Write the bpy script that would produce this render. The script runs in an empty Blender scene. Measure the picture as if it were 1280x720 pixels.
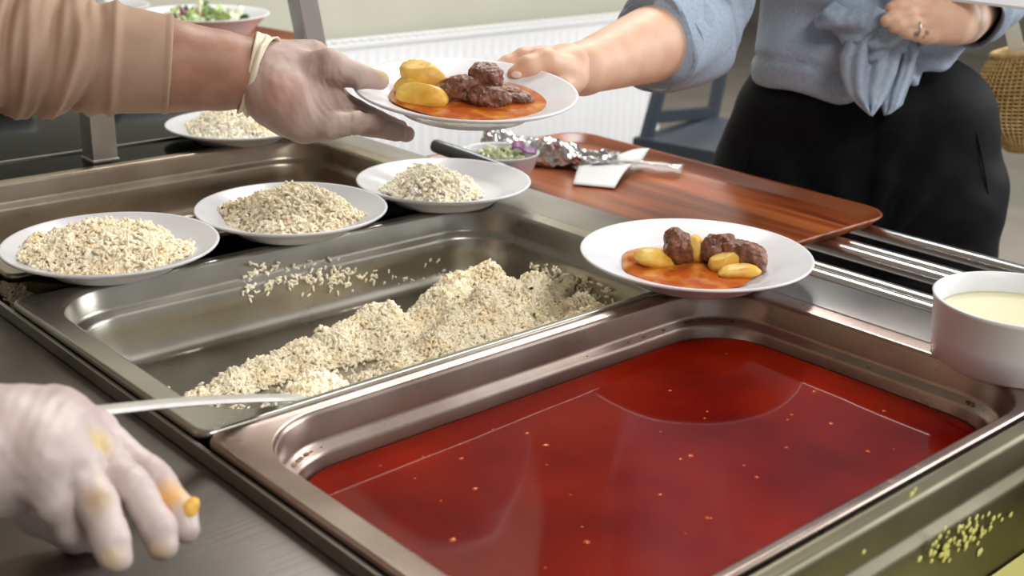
import bpy, bmesh, math, random
import numpy as np
from mathutils import Vector, Matrix
random.seed(4); RNG = np.random.default_rng(7)
scene = bpy.context.scene
COL = scene.collection

# ------------------------------------------------------------------ camera
FPX = 1560.0
FW = np.array([0.63383817, 0.69672928, -0.33588312])
RT = np.array([0.74521739, -0.66639038, 0.02397719])
UP = np.array([0.20712367, 0.2655036, 0.94159844])
CAM = np.array([-0.34441134, -0.67421811, 0.3682662])
cd = bpy.data.cameras.new('camera'); cam = bpy.data.objects.new('camera', cd); COL.objects.link(cam)
cd.sensor_width = 36.0; cd.lens = FPX * 36 / 1280; cd.clip_start = 0.02; cd.clip_end = 60
M = Matrix.Identity(4)
for i in range(3):
    M[i][0] = RT[i]; M[i][1] = UP[i]; M[i][2] = -FW[i]; M[i][3] = CAM[i]
cam.matrix_world = M
cd.dof.use_dof = True; cd.dof.focus_distance = 1.08; cd.dof.aperture_fstop = 8.0
scene.camera = cam

def P(px, py, d):
    """world point seen at a photograph pixel at depth d metres along the view axis"""
    return CAM + FW * d + RT * (px - 640) / FPX * d - UP * (py - 360) / FPX * d

# ------------------------------------------------------------------ light
world = bpy.data.worlds.new('World'); scene.world = world; world.use_nodes = True
bgn = world.node_tree.nodes['Background']
bgn.inputs[0].default_value = (0.95, 0.98, 1.0, 1); bgn.inputs[1].default_value = 0.35

def area(name, loc, target, sx, sy, power, col=(1, 1, 1)):
    l = bpy.data.lights.new(name, 'AREA'); l.shape = 'RECTANGLE'; l.size = sx; l.size_y = sy
    l.energy = power; l.color = col
    o = bpy.data.objects.new(name, l); COL.objects.link(o); o.location = loc
    o.rotation_euler = (Vector(target) - Vector(loc)).to_track_quat('-Z', 'Y').to_euler()
    return o
area('window_daylight', (3.6, -1.3, 1.15), (0.5, 0.2, 0.0), 2.4, 1.5, 76, (0.97, 0.98, 1.0))
area('radiator_fill_light', (1.7, 1.0, 1.86), (1.7, 1.0, 0), 1.2, 0.6, 40, (1.0, 0.98, 0.95))  # unseen overhead light, placed here to brighten the radiator and back wall
area('front_fill_light', (0.2, -1.7, 1.86), (0.2, -1.7, 0), 1.2, 0.6, 38, (1.0, 0.97, 0.93))  # unseen fill behind the camera, added to light rice, bowl and customer
area('passage_fill_light', (4.4, 2.6, 1.86), (4.4, 2.6, 0), 1.2, 0.6, 30, (1.0, 0.98, 0.95))  # unseen light added to brighten the far floor and the chair
scene.view_settings.view_transform = 'Standard'; scene.view_settings.look = 'None'
scene.view_settings.exposure = 0.15; scene.view_settings.gamma = 1.0
scene.view_settings.use_curve_mapping = False

# ------------------------------------------------------------------ materials
def s2l(c):
    return tuple(((v / 255) / 12.92 if v / 255 <= .04045 else ((v / 255 + .055) / 1.055) ** 2.4) for v in c)
def mat(name, col, rough=.5, metal=0., col2=None, nscale=20., stretch=(1, 1, 1), bump=0., bscale=60., detail=4.,
        spec=.5, sss=0., alpha=1., trans=0., coat=0., spots=None, ramp=(.35, .65), ior=None, bstretch=None):
    m = bpy.data.materials.new(name); m.use_nodes = True
    nt = m.node_tree; b = nt.nodes['Principled BSDF']
    def inp(k, v):
        if k in b.inputs: b.inputs[k].default_value = v
    inp('Base Color', (*col, 1)); inp('Roughness', rough); inp('Metallic', metal); inp('Specular IOR Level', spec)
    inp('Alpha', alpha); inp('Transmission Weight', trans); inp('Coat Weight', coat); inp('Coat Roughness', .1)
    if ior: inp('IOR', ior)
    if sss:
        inp('Subsurface Weight', sss); inp('Subsurface Radius', (.006, .003, .0015)); inp('Subsurface Scale', 1.0)
    tc = nt.nodes.new('ShaderNodeTexCoord')
    def mapped(st):
        mp = nt.nodes.new('ShaderNodeMapping'); mp.inputs['Scale'].default_value = st
        nt.links.new(tc.outputs['Object'], mp.inputs[0]); return mp.outputs[0]
    last = None
    if col2 is not None:
        n = nt.nodes.new('ShaderNodeTexNoise'); n.inputs['Scale'].default_value = nscale; n.inputs['Detail'].default_value = detail
        nt.links.new(mapped(stretch), n.inputs['Vector'])
        r = nt.nodes.new('ShaderNodeValToRGB'); r.color_ramp.elements[0].position = ramp[0]; r.color_ramp.elements[1].position = ramp[1]
        r.color_ramp.elements[0].color = (*col, 1); r.color_ramp.elements[1].color = (*col2, 1)
        nt.links.new(n.outputs['Fac'], r.inputs[0]); last = r.outputs[0]
    if spots:
        g = nt.nodes.new('ShaderNodeNewGeometry')
        nz = nt.nodes.new('ShaderNodeTexNoise'); nz.inputs['Scale'].default_value = 90
        for (c, rad, scol, amt) in spots:
            d = nt.nodes.new('ShaderNodeVectorMath'); d.operation = 'DISTANCE'
            nt.links.new(g.outputs['Position'], d.inputs[0]); d.inputs[1].default_value = tuple(c)
            ad = nt.nodes.new('ShaderNodeMath'); ad.operation = 'MULTIPLY_ADD'
            nt.links.new(nz.outputs['Fac'], ad.inputs[0]); ad.inputs[1].default_value = rad * 1.2
            nt.links.new(d.outputs['Value'], ad.inputs[2])
            mr = nt.nodes.new('ShaderNodeMapRange'); mr.inputs['From Min'].default_value = rad * 1.7; mr.inputs['From Max'].default_value = rad * .8
            mr.inputs['To Max'].default_value = amt
            nt.links.new(ad.outputs[0], mr.inputs['Value'])
            mx = nt.nodes.new('ShaderNodeMix'); mx.data_type = 'RGBA'
            nt.links.new(mr.outputs[0], mx.inputs['Factor'])
            if last: nt.links.new(last, mx.inputs['A'])
            else: mx.inputs['A'].default_value = (*col, 1)
            mx.inputs['B'].default_value = (*scol, 1); last = mx.outputs['Result']
    if last: nt.links.new(last, b.inputs['Base Color'])
    if bump:
        n = nt.nodes.new('ShaderNodeTexNoise'); n.inputs['Scale'].default_value = bscale; n.inputs['Detail'].default_value = 5
        nt.links.new(mapped(bstretch or stretch), n.inputs['Vector'])
        bp = nt.nodes.new('ShaderNodeBump'); bp.inputs['Strength'].default_value = bump; bp.inputs['Distance'].default_value = .002
        nt.links.new(n.outputs['Fac'], bp.inputs['Height']); nt.links.new(bp.outputs[0], b.inputs['Normal'])
    return m
def steel(name, c, c2, rough, nscale=9, stretch=(1, 1, 1), bump=.06, bscale=300, bstretch=(.02, 1, 1)):
    m = mat(name, c, rough, 1., c2, nscale, stretch, bump, bscale, bstretch=bstretch)
    nt = m.node_tree; b = nt.nodes['Principled BSDF']
    tc = nt.nodes.new('ShaderNodeTexCoord'); n = nt.nodes.new('ShaderNodeTexNoise'); n.inputs['Scale'].default_value = 14; n.inputs['Detail'].default_value = 6
    nt.links.new(tc.outputs['Object'], n.inputs['Vector'])
    r = nt.nodes.new('ShaderNodeMapRange'); r.inputs['To Min'].default_value = rough * .75; r.inputs['To Max'].default_value = rough * 1.4
    nt.links.new(n.outputs['Fac'], r.inputs[0]); nt.links.new(r.outputs[0], b.inputs['Roughness'])
    return m

MT = dict(
    steel=steel('stainless_steel', (.50, .49, .47), (.38, .37, .355), .30),
    steel_counter=steel('counter_steel', (.42, .40, .38), (.33, .31, .29), .36),
    steel_pan=steel('pan_steel', (.50, .48, .43), (.36, .34, .29), .27, bump=.03),
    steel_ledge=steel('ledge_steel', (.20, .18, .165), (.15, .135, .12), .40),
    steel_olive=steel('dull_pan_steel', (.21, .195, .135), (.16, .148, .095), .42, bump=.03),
    steel_soup=steel('soup_pan_steel', (.44, .36, .32), (.32, .235, .20), .27, bump=.03),
    steel_rear=steel('rear_pan_steel', (.44, .38, .31), (.30, .235, .17), .27, bump=.03),
    chrome=mat('chrome', (.66, .66, .65), .24, 1.),
    steel_post=steel('post_steel', (.78, .76, .73), (.66, .64, .61), .42),
    blackglass=mat('black_glass', (.006, .006, .006), .14, spec=.5, ior=1.12),
    black=mat('gap_shade_black', (.006, .006, .006), .6),
    ceramic=mat('white_ceramic', s2l((236, 237, 243)), .22, spec=.5),
    bowlwhite=mat('white_melamine', s2l((238, 240, 248)), .35),
    wall=mat('wall_paint', s2l((198, 197, 180)), .8, col2=s2l((191, 190, 173)), nscale=3, bump=.05, bscale=200),
    ceil=mat('ceiling_paint', s2l((214, 212, 206)), .9),
    dimwall=mat('far_wall_paint', s2l((150, 148, 136)), .85),
    floor=mat('floor_vinyl', s2l((168, 160, 150)), .45, col2=s2l((154, 147, 137)), nscale=5),
    radiator=mat('radiator_enamel', s2l((240, 241, 243)), .35),
    rubber=mat('dark_rubber', (.03, .03, .032), .6),
    meat=mat('browned_meat', s2l((150, 96, 68)), .34, col2=s2l((92, 52, 34)), nscale=170, bump=1.0, bscale=240, spec=.6),
    potato=mat('potato_flesh', s2l((240, 204, 104)), .42, col2=s2l((226, 168, 56)), nscale=40, bump=.25, bscale=90, sss=.15),
    broth=mat('orange_broth', s2l((180, 84, 28)), .1, spec=.3, col2=s2l((214, 146, 62)), nscale=46, bump=.12, bscale=60, ramp=(.45, .7)),
    foil=mat('crumpled_foil', (.78, .78, .79), .2, 1., bump=.7, bscale=130),
    paper=mat('paper_label', s2l((246, 247, 248)), .8),
    plastic=mat('clear_plastic', (.9, .92, .93), .10, alpha=.30),
    greyhandle=mat('grey_handle', s2l((92, 94, 98)), .3, .5),
    skin_server=mat('server_skin', s2l((176, 132, 110)), .5, col2=s2l((158, 112, 90)), nscale=40, bump=.12, bscale=320, sss=.12),
    skin_customer=mat('customer_skin', s2l((236, 196, 168)), .5, col2=s2l((228, 178, 150)), nscale=30, bump=.1, bscale=320, sss=.15),
    beige=mat('beige_cotton', s2l((182, 152, 130)), .85, col2=s2l((173, 142, 120)), nscale=30, bump=.1, bscale=700),
    chambray=mat('blue_chambray', s2l((170, 184, 202)), .8, col2=s2l((154, 169, 189)), nscale=240, bump=.15, bscale=600),
    black_cloth=mat('black_twill', (.0045, .0045, .006), .65, col2=(.007, .007, .009), nscale=50, spec=.10, bump=.12, bscale=800),
    apron=mat('apron_cloth', s2l((222, 220, 214)), .85),
    hair=mat('brown_hair', (.035, .02, .012), .45, bump=.5, bscale=200, bstretch=(1, 1, .1)),
    straw=mat('woven_straw', s2l((216, 186, 128)), .75, col2=s2l((186, 150, 94)), nscale=120, bump=.3, bscale=300),
    strawin=mat('straw_lining', s2l((74, 58, 36)), .9),
    strap=mat('cream_strap', s2l((226, 220, 206)), .8),
    slate=mat('slate_blue_metal', s2l((52, 60, 70)), .45),
    chairpad=mat('chair_pad', s2l((112, 110, 98)), .8),
    leaf=mat('lettuce_leaf', s2l((150, 190, 92)), .45, col2=s2l((206, 216, 160)), nscale=70),
    darkleaf=mat('dark_leaf', s2l((48, 82, 34)), .45, col2=s2l((86, 128, 52)), nscale=70),
    cabbage=mat('white_cabbage', s2l((244, 244, 224)), .45, col2=s2l((204, 212, 160)), nscale=60),
    purple=mat('purple_cabbage', s2l((104, 40, 96)), .4, col2=s2l((150, 84, 140)), nscale=50),
    carrot=mat('carrot_shred', s2l((226, 140, 50)), .45),
    sauce=mat('cream_sauce', s2l((240, 234, 196)), .3, bump=.05, bscale=40),
    puree=mat('pale_green_puree', s2l((222, 218, 140)), .35, col2=s2l((208, 204, 116)), nscale=30, bump=.2, bscale=60),
    lip=mat('lip_skin', s2l((186, 104, 98)), .45), eye=mat('eye_white', s2l((236, 232, 226)), .25), iris=mat('iris_brown', (.04, .02, .01), .2),
    cooked=mat('rice_grain', s2l((253, 247, 228)), .42, col2=s2l((251, 237, 206)), nscale=45, sss=0, ramp=(.45, .75)),
    cooked_light=mat('rice_grain_light', s2l((253, 250, 236)), .42, col2=s2l((252, 236, 190)), nscale=45, sss=0, ramp=(.5, .8)),
    spice=mat('dark_spice', s2l((64, 44, 28)), .5),
    glove=None, tray=None, soup=None)

for k in ('cooked', 'cooked_light'):
    b = MT[k].node_tree.nodes['Principled BSDF']; b.subsurface_method = 'BURLEY'
    b.inputs['Subsurface Weight'].default_value = .55; b.inputs['Subsurface Scale'].default_value = .004; b.inputs['Subsurface Radius'].default_value = (1.0, .85, .6)
# ------------------------------------------------------------------ object helpers
def link(o, parent=None):
    COL.objects.link(o)
    if parent is not None:
        o.parent = parent
        root = Matrix.Translation(parent.location) if parent.type == 'EMPTY' else Matrix.Identity(4)
        o.matrix_parent_inverse = root.inverted()
    return o
def mk(name, v, f, m, parent=None, smooth=True, sharp=None):
    me = bpy.data.meshes.new(name)
    me.from_pydata([tuple(map(float, a)) for a in v], [], [tuple(int(i) for i in a) for a in f]); me.update()
    if m: me.materials.append(m)
    if smooth:
        me.polygons.foreach_set('use_smooth', [True] * len(me.polygons))
        if sharp: me.set_sharp_from_angle(angle=math.radians(sharp))
    return link(bpy.data.objects.new(name, me), parent)
def thing(name, label, cat, loc, group=None):
    o = bpy.data.objects.new(name, None); COL.objects.link(o); o.location = tuple(map(float, loc)); o.empty_display_size = .05
    return tag(o, label, cat, group)
def tag(o, label, cat=None, group=None, kind=None):
    o['label'] = label
    if cat: o['category'] = cat
    if group: o['group'] = group
    if kind: o['kind'] = kind
    return o
def bmobj(name, bm, m, parent=None, smooth=False, sharp=None):
    me = bpy.data.meshes.new(name); bm.normal_update(); bm.to_mesh(me); bm.free()
    if m: me.materials.append(m)
    if smooth:
        me.polygons.foreach_set('use_smooth', [True] * len(me.polygons))
        if sharp: me.set_sharp_from_angle(angle=math.radians(sharp))
    return link(bpy.data.objects.new(name, me), parent)
def boxbm(x0, x1, y0, y1, z0, z1, bev=0., bm=None):
    bm = bm or bmesh.new()
    r = bmesh.ops.create_cube(bm, size=1.0)
    for v in r['verts']:
        v.co = Vector(((x0 + x1) / 2 + v.co.x * (x1 - x0), (y0 + y1) / 2 + v.co.y * (y1 - y0), (z0 + z1) / 2 + v.co.z * (z1 - z0)))
    if bev:
        es = list({e for v in r['verts'] for e in v.link_edges})
        bmesh.ops.bevel(bm, geom=es, offset=bev, segments=2, affect='EDGES', profile=.6)
    return bm
def box(name, x0, x1, y0, y1, z0, z1, m, parent=None, bev=.001):
    return bmobj(name, boxbm(x0, x1, y0, y1, z0, z1, bev), m, parent, smooth=bool(bev), sharp=35)
def tube(name, pts, rad, m, parent=None, seg=14, cap=True):
    pts = [np.array(p, float) for p in pts]; n = len(pts)
    rad = [rad] * n if np.isscalar(rad) else rad
    V, F = [], []; prev = None
    for i, p in enumerate(pts):
        t = pts[min(i + 1, n - 1)] - pts[max(i - 1, 0)]; t /= np.linalg.norm(t)
        a = np.array([0, 0, 1.]) if prev is None and abs(t[2]) < .9 else (np.array([1., 0, 0]) if prev is None else prev)
        a = a - t * (a @ t); a /= np.linalg.norm(a); b = np.cross(t, a); prev = a
        for k in range(seg):
            th = 2 * math.pi * k / seg; V.append(p + rad[i] * (a * math.cos(th) + b * math.sin(th)))
    for i in range(n - 1):
        for k in range(seg):
            F.append((i * seg + k, i * seg + (k + 1) % seg, (i + 1) * seg + (k + 1) % seg, (i + 1) * seg + k))
    if cap:
        F.append(tuple(range(seg - 1, -1, -1))); F.append(tuple((n - 1) * seg + k for k in range(seg)))
    return mk(name, V, F, m, parent, sharp=50)
def lathe(name, prof, m, parent=None, seg=72, loc=None, wob=0.):
    """prof: list of (r,z); r=0 ends are poles; local origin at base centre"""
    V, F = [], []; rings = []
    for (r, z) in prof:
        if r < 1e-6:
            rings.append([len(V)]); V.append((0, 0, z))
        else:
            rings.append(list(range(len(V), len(V) + seg)))
            for k in range(seg):
                th = 2 * math.pi * k / seg; V.append((r * math.cos(th), r * math.sin(th), z))
    for a, b in zip(rings, rings[1:]):
        for k in range(seg):
            k2 = (k + 1) % seg
            if len(a) == 1: F.append((a[0], b[k2], b[k]))
            elif len(b) == 1: F.append((a[k], a[k2], b[0]))
            else: F.append((a[k], a[k2], b[k2], b[k]))
    F = [tuple(reversed(f)) for f in F]
    o = mk(name, V, F, m, parent)
    if loc is not None: o.location = loc
    return o
def rrect(x0, x1, y0, y1, r, n=8):
    out = []
    for (cx, cy, a0) in ((x1 - r, y1 - r, 0), (x0 + r, y1 - r, 90), (x0 + r, y0 + r, 180), (x1 - r, y0 + r, 270)):
        for k in range(n + 1):
            a = math.radians(a0 + 90 * k / n); out.append((cx + r * math.cos(a), cy + r * math.sin(a)))
    return out
def loops(name, rings, m, parent=None, capfirst=False, caplast=True, sharp=None):
    n = len(rings[0]); V = [p for r in rings for p in r]; F = []
    for i in range(len(rings) - 1):
        for k in range(n):
            F.append((i * n + k, (i + 1) * n + k, (i + 1) * n + (k + 1) % n, i * n + (k + 1) % n))
    F = [tuple(reversed(f)) for f in F]
    if caplast: F.append(tuple((len(rings) - 1) * n + k for k in range(n)))
    if capfirst: F.append(tuple(range(n - 1, -1, -1)))
    return mk(name, V, F, m, parent, sharp=sharp)
_ph = np.random.default_rng(3).uniform(0, 6.28, (64, 4)); _dr = np.random.default_rng(5).normal(size=(64, 3))
_dr /= np.linalg.norm(_dr, axis=1)[:, None]
def noise3(p, scale, seed=0, n=10):
    """smooth pseudo noise in about -1..1 for an (N,3) array"""
    p = np.asarray(p) * scale; out = 0
    for i in range(n):
        j = (seed * 11 + i * 5) % 64; k = (seed * 7 + i * 3 + 1) % 64
        out = out + np.sin(p @ (_dr[j] * (0.7 + .9 * (i % 4))) + _ph[j, 0] + 1.7 * np.sin(p @ _dr[k] * .8 + _ph[k, 1]))
    return out / (n ** .5) / 1.3

# ------------------------------------------------------------------ implicit surfaces for bodies
def sd_cone(p, a, b, ra, rb):
    a = np.array(a, np.float32); b = np.array(b, np.float32); ba = b - a; L = float(ba @ ba) + 1e-12
    pa = p - a; t = np.clip((pa @ ba) / L, 0, 1)
    return np.sqrt(((pa - t[:, None] * ba) ** 2).sum(1)) - (ra + (rb - ra) * t)
def sd_ell(p, c, r, R=None):
    q = p - np.array(c, np.float32)
    if R is not None: q = q @ np.array(R, np.float32)          # columns of R are the ellipsoid's axes
    r = np.array(r, np.float32); k0 = np.sqrt(((q / r) ** 2).sum(1)); k1 = np.sqrt(((q / r ** 2) ** 2).sum(1)) + 1e-9
    return k0 * (k0 - 1) / k1
def smin(a, b, k):
    h = np.maximum(k - np.abs(a - b), 0) / k
    return np.minimum(a, b) - h * h * k * .25
def chain(p, pts, rad, k=.004):
    d = None
    for i in range(len(pts) - 1):
        c = sd_cone(p, pts[i], pts[i + 1], rad[i], rad[i + 1])
        d = c if d is None else smin(d, c, k)
    return d
def nets(fn, lo, hi, h):
    lo = np.array(lo, float); hi = np.array(hi, float)
    n = np.ceil((hi - lo) / h).astype(int) + 1
    ax = [np.arange(n[i], dtype=np.float32) * h + lo[i] for i in range(3)]
    g = np.stack(np.meshgrid(*ax, indexing='ij'), -1).reshape(-1, 3).astype(np.float32)
    v = np.concatenate([fn(c) for c in np.array_split(g, max(1, len(g) // 200000))]).reshape(n)
    s = v < 0
    cs = np.zeros(n - 1, int); acc = np.zeros((*(n - 1), 3), np.float32)
    idx = np.stack(np.meshgrid(*[np.arange(k - 1) for k in n], indexing='ij'), -1)
    sl = lambda o: tuple(slice(o[i], o[i] + n[i] - 1) for i in range(3))
    for axis in range(3):
        for o1 in (0, 1):
            for o2 in (0, 1):
                a = [0, 0, 0]; oth = [i for i in range(3) if i != axis]; a[oth[0]] = o1; a[oth[1]] = o2
                b = list(a); b[axis] = 1
                va, vb = v[sl(a)], v[sl(b)]; m = (va < 0) != (vb < 0)
                t = np.where(m, va / np.where(m, va - vb, 1), 0)
                pos = np.zeros((*va.shape, 3), np.float32)
                pos[..., oth[0]] = o1; pos[..., oth[1]] = o2; pos[..., axis] = t
                acc += pos * m[..., None]; cs += m
    act = cs > 0; vid = -np.ones(act.shape, int); vid[act] = np.arange(act.sum())
    V = (idx[act] + acc[act] / cs[act][:, None]) * h + lo
    F = []
    for axis in range(3):
        u, w = [(1, 2), (2, 0), (0, 1)][axis]
        a = [slice(None)] * 3; b = [slice(None)] * 3; a[axis] = slice(0, -1); b[axis] = slice(1, None)
        ch = s[tuple(a)] != s[tuple(b)]; inside = s[tuple(a)]
        I = np.argwhere(ch); I = I[(I[:, u] > 0) & (I[:, w] > 0) & (I[:, u] < n[u] - 1) & (I[:, w] < n[w] - 1)]
        def cell(du, dw):
            J = I.copy(); J[:, u] -= du; J[:, w] -= dw; return vid[J[:, 0], J[:, 1], J[:, 2]]
        q = np.stack([cell(1, 1), cell(0, 1), cell(0, 0), cell(1, 0)], 1)
        ins = inside[I[:, 0], I[:, 1], I[:, 2]]
        q[~ins] = q[~ins][:, ::-1]; F.append(q)
    return V, np.concatenate(F)
def fastmesh(name, V, F, m, parent=None, smooth=True):
    """V (N,3), F (M,k) arrays -> object"""
    me = bpy.data.meshes.new(name); V = np.ascontiguousarray(V, np.float32); F = np.ascontiguousarray(F, np.int32); k = F.shape[1]
    me.vertices.add(len(V)); me.vertices.foreach_set('co', V.ravel())
    me.loops.add(F.size); me.loops.foreach_set('vertex_index', F.ravel())
    me.polygons.add(len(F)); me.polygons.foreach_set('loop_start', np.arange(0, F.size, k, dtype=np.int32))
    me.polygons.foreach_set('loop_total', np.full(len(F), k, np.int32))
    if smooth: me.polygons.foreach_set('use_smooth', np.ones(len(F), bool))
    me.update(calc_edges=True); me.validate()
    for mm in (m if isinstance(m, list) else [m]): me.materials.append(mm)
    return link(bpy.data.objects.new(name, me), parent)
def vnormals(V, F):
    N = np.zeros_like(V); a = V[F[:, 0]]; c = np.cross(V[F[:, 2]] - a, V[F[:, 3]] - V[F[:, 1]])
    for i in range(4): np.add.at(N, F[:, i], c)
    return N / (np.linalg.norm(N, axis=1)[:, None] + 1e-12)

# ------------------------------------------------------------------ special materials
def tray_mat():
    m = mat('wood_print_laminate', (.2, .05, .015), .3, bump=.05, bscale=60, bstretch=(12, 1, 1))
    nt = m.node_tree; b = nt.nodes['Principled BSDF']
    tc = nt.nodes.new('ShaderNodeTexCoord'); mp = nt.nodes.new('ShaderNodeMapping'); mp.inputs['Scale'].default_value = (26, 1.6, 1)
    n = nt.nodes.new('ShaderNodeTexNoise'); n.inputs['Scale'].default_value = 1.6; n.inputs['Detail'].default_value = 7; n.inputs['Distortion'].default_value = .6
    nt.links.new(tc.outputs['Object'], mp.inputs[0]); nt.links.new(mp.outputs[0], n.inputs['Vector'])
    r = nt.nodes.new('ShaderNodeValToRGB'); cr = r.color_ramp
    cr.elements[0].position = .28; cr.elements[0].color = (*s2l((84, 40, 22)), 1)
    cr.elements[1].position = .72; cr.elements[1].color = (*s2l((196, 112, 62)), 1)
    e = cr.elements.new(.48); e.color = (*s2l((158, 78, 38)), 1)
    nt.links.new(n.outputs['Fac'], r.inputs[0])
    mp2 = nt.nodes.new('ShaderNodeMapping'); mp2.inputs['Scale'].default_value = (16, .01, 1)
    n2 = nt.nodes.new('ShaderNodeTexNoise'); n2.inputs['Scale'].default_value = 1.; n2.inputs['Detail'].default_value = 0
    nt.links.new(tc.outputs['Object'], mp2.inputs[0]); nt.links.new(mp2.outputs[0], n2.inputs['Vector'])
    mr = nt.nodes.new('ShaderNodeMapRange'); mr.inputs['From Min'].default_value = .35; mr.inputs['From Max'].default_value = .65
    mr.inputs['To Min'].default_value = .6; mr.inputs['To Max'].default_value = 1.15
    nt.links.new(n2.outputs['Fac'], mr.inputs[0])
    mx = nt.nodes.new('ShaderNodeVectorMath'); mx.operation = 'SCALE'
    nt.links.new(r.outputs[0], mx.inputs[0]); nt.links.new(mr.outputs[0], mx.inputs['Scale'])
    nt.links.new(mx.outputs[0], b.inputs['Base Color'])
    return m
MT['tray'] = tray_mat()
def soup_mat():
    m = mat('red_broth', s2l((94, 7, 2)), .045, col2=s2l((140, 28, 5)), nscale=9, detail=3, spec=.32, ramp=(.3, .75))
    nt = m.node_tree; b = nt.nodes['Principled BSDF']
    tc = nt.nodes.new('ShaderNodeTexCoord'); n = nt.nodes.new('ShaderNodeTexNoise'); n.inputs['Scale'].default_value = 7; n.inputs['Detail'].default_value = 1.5
    nt.links.new(tc.outputs['Object'], n.inputs['Vector'])
    bp = nt.nodes.new('ShaderNodeBump'); bp.inputs['Strength'].default_value = .18; bp.inputs['Distance'].default_value = .004
    nt.links.new(n.outputs['Fac'], bp.inputs['Height']); nt.links.new(bp.outputs[0], b.inputs['Normal'])
    return m
MT['soup'] = soup_mat()

# ================================================================== ROOM
FZ = -0.88
def structure(o, label, cat):
    o['kind'] = 'structure'; o['label'] = label; o['category'] = cat; return o
structure(box('floor', -3.2, 7.5, -4.2, 7.0, FZ - .08, FZ, MT['floor'], bev=0), 'taupe vinyl floor of the canteen', 'floor')
structure(box('wall_back', -3.2, 2.76, 2.09, 2.24, FZ, 1.9, MT['wall'], bev=0), 'pale sage painted wall behind the radiator', 'wall')
structure(box('wall_side', 7.5, 7.6, -4.2, 7.0, FZ, 1.9, MT['dimwall'], bev=0), 'greyish wall at the far side of the dining room', 'wall')
structure(box('wall_far', 3.0, 7.5, 7.0, 7.1, FZ, 1.9, MT['dimwall'], bev=0), 'grey wall at the end of the passage', 'wall')
structure(box('wall_kitchen', -3.3, -3.2, -4.2, 2.24, FZ, 1.9, MT['dimwall'], bev=0), 'grey kitchen wall behind the server', 'wall')
structure(box('ceiling', -3.2, 7.5, -4.2, 7.0, 1.9, 2.0, MT['ceil'], bev=0), 'off-white ceiling', 'ceiling')

# radiator: fluted panel, grille, side cheek
rad = thing('panel_radiator', 'white fluted panel radiator along the pale wall', 'radiator', (1.6, 2.05, FZ + .12))
RX0, RX1, RZ0, RZ1, RY = .35, 2.70, -.76, -.125, 1.985
V, F = [], []; xs = []
pitch = .0333; nfl = int((RX1 - RX0 - .06) / pitch)
prof = [(RX0 + .004, 0), (RX0 + .026, 0)]
for i in range(nfl):
    x = RX0 + .03 + i * pitch
    prof += [(x + .002, .0), (x + .009, -.009), (x + .023, -.009), (x + .030, 0)]
prof += [(RX1 - .004, 0)]
zs = [(RZ0, 0.), (RZ0 + .045, 0.), (RZ0 + .06, 1.), (RZ1 - .075, 1.), (RZ1 - .06, 0.), (RZ1 - .004, 0.)]
for z, k in zs:
    for x, dy in prof: V.append((x, RY + dy * k, z))
n = len(prof)
for j in range(len(zs) - 1):
    for i in range(n - 1): F.append((j * n + i, j * n + i + 1, (j + 1) * n + i + 1, (j + 1) * n + i))
mk('front_panel', V, F, MT['radiator'], rad, sharp=50)
box('back_panel', RX0, RX1, RY + .055, RY + .065, RZ0, RZ1 - .004, MT['radiator'], rad)
for x in (RX0 - .002, RX1 - .006): box('side_cheek', x, x + .008, RY - .002, RY + .07, RZ0 + .03, RZ1, MT['radiator'], rad)
gr = box('top_frame', RX0, RX1, RY - .003, RY + .006, RZ1 - .012, RZ1 + .002, MT['radiator'], rad)
box('top_frame', RX0, RX1, RY + .06, RY + .069, RZ1 - .012, RZ1 + .002, MT['radiator'], rad)
bm = bmesh.new()
for i in range(80):
    x = RX0 + .02 + i * (RX1 - RX0 - .04) / 79; boxbm(x - .006, x + .006, RY + .006, RY + .06, RZ1 - .004, RZ1, 0, bm)
bmobj('top_grille', bm, MT['radiator'], rad)
for x in (RX0 + .3, RX1 - .3): box('bracket_foot', x - .02, x + .02, RY + .02, RY + .05, FZ, RZ0 + .02, MT['radiator'], rad)

# ================================================================== SERVING COUNTER
counter = thing('serving_counter', 'stainless steel bain-marie serving counter holding the food pans', 'counter', (.2, .1, FZ))
SC = MT['steel_counter']
XE = .600     # customer edge
box('customer_ledge', .5315, XE, -.75, .3835, -.040, -.003, SC, counter, .003)
box('customer_ledge', .5540, XE, .3838, .7130, -.040, -.003, SC, counter, .003)
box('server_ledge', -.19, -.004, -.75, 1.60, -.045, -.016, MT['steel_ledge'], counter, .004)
box('divider_bar', -.004, .531, -.3305, -.3275, -.040, -.012, SC, counter, .0005)
box('divider_bar', -.004, .531, .3285, .3830, -.060, -.034, MT['black'], counter, .001)  # recessed bar coloured black to stand for the shade in the gap
box('end_strip', -.004, .531, -.75, -.6595, -.040, -.006, SC, counter, .001)
box('well_lip', -.004, -.0005, -.75, .71, -.040, -.006, SC, counter, .0005)
box('glass_hotplate', -.004, XE, .7135, 1.60, -.030, -.004, MT['blackglass'], counter, .001)
box('edge_strip', -.004, XE - .004, .7945, .7985, -.006, -.001, MT['steel'], counter, .0005)
box('edge_strip', -.004, XE - .004, 1.17, 1.176, -.006, -.001, MT['steel'], counter, .0005)
box('customer_panel', XE - .02, XE - .004, -.75, 1.60, FZ + .1, -.040, SC, counter)
box('server_panel', -.18, -.165, -.75, 1.60, FZ + .1, -.046, SC, counter)
box('end_panel', -.165, XE - .02, 1.585, 1.60, FZ + .1, -.046, SC, counter)
box('end_panel', -.165, XE - .02, -.75, -.735, FZ + .1, -.046, SC, counter)
box('base_shelf', -.165, XE - .02, -.735, 1.585, FZ + .1, FZ + .12, SC, counter)
for (x, y) in ((-.15, -.7), (.56, -.7), (-.15, 1.55), (.56, 1.55)):
    tube('foot', [(x, y, FZ), (x, y, FZ + .1)], .02, MT['steel'], counter)

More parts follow.
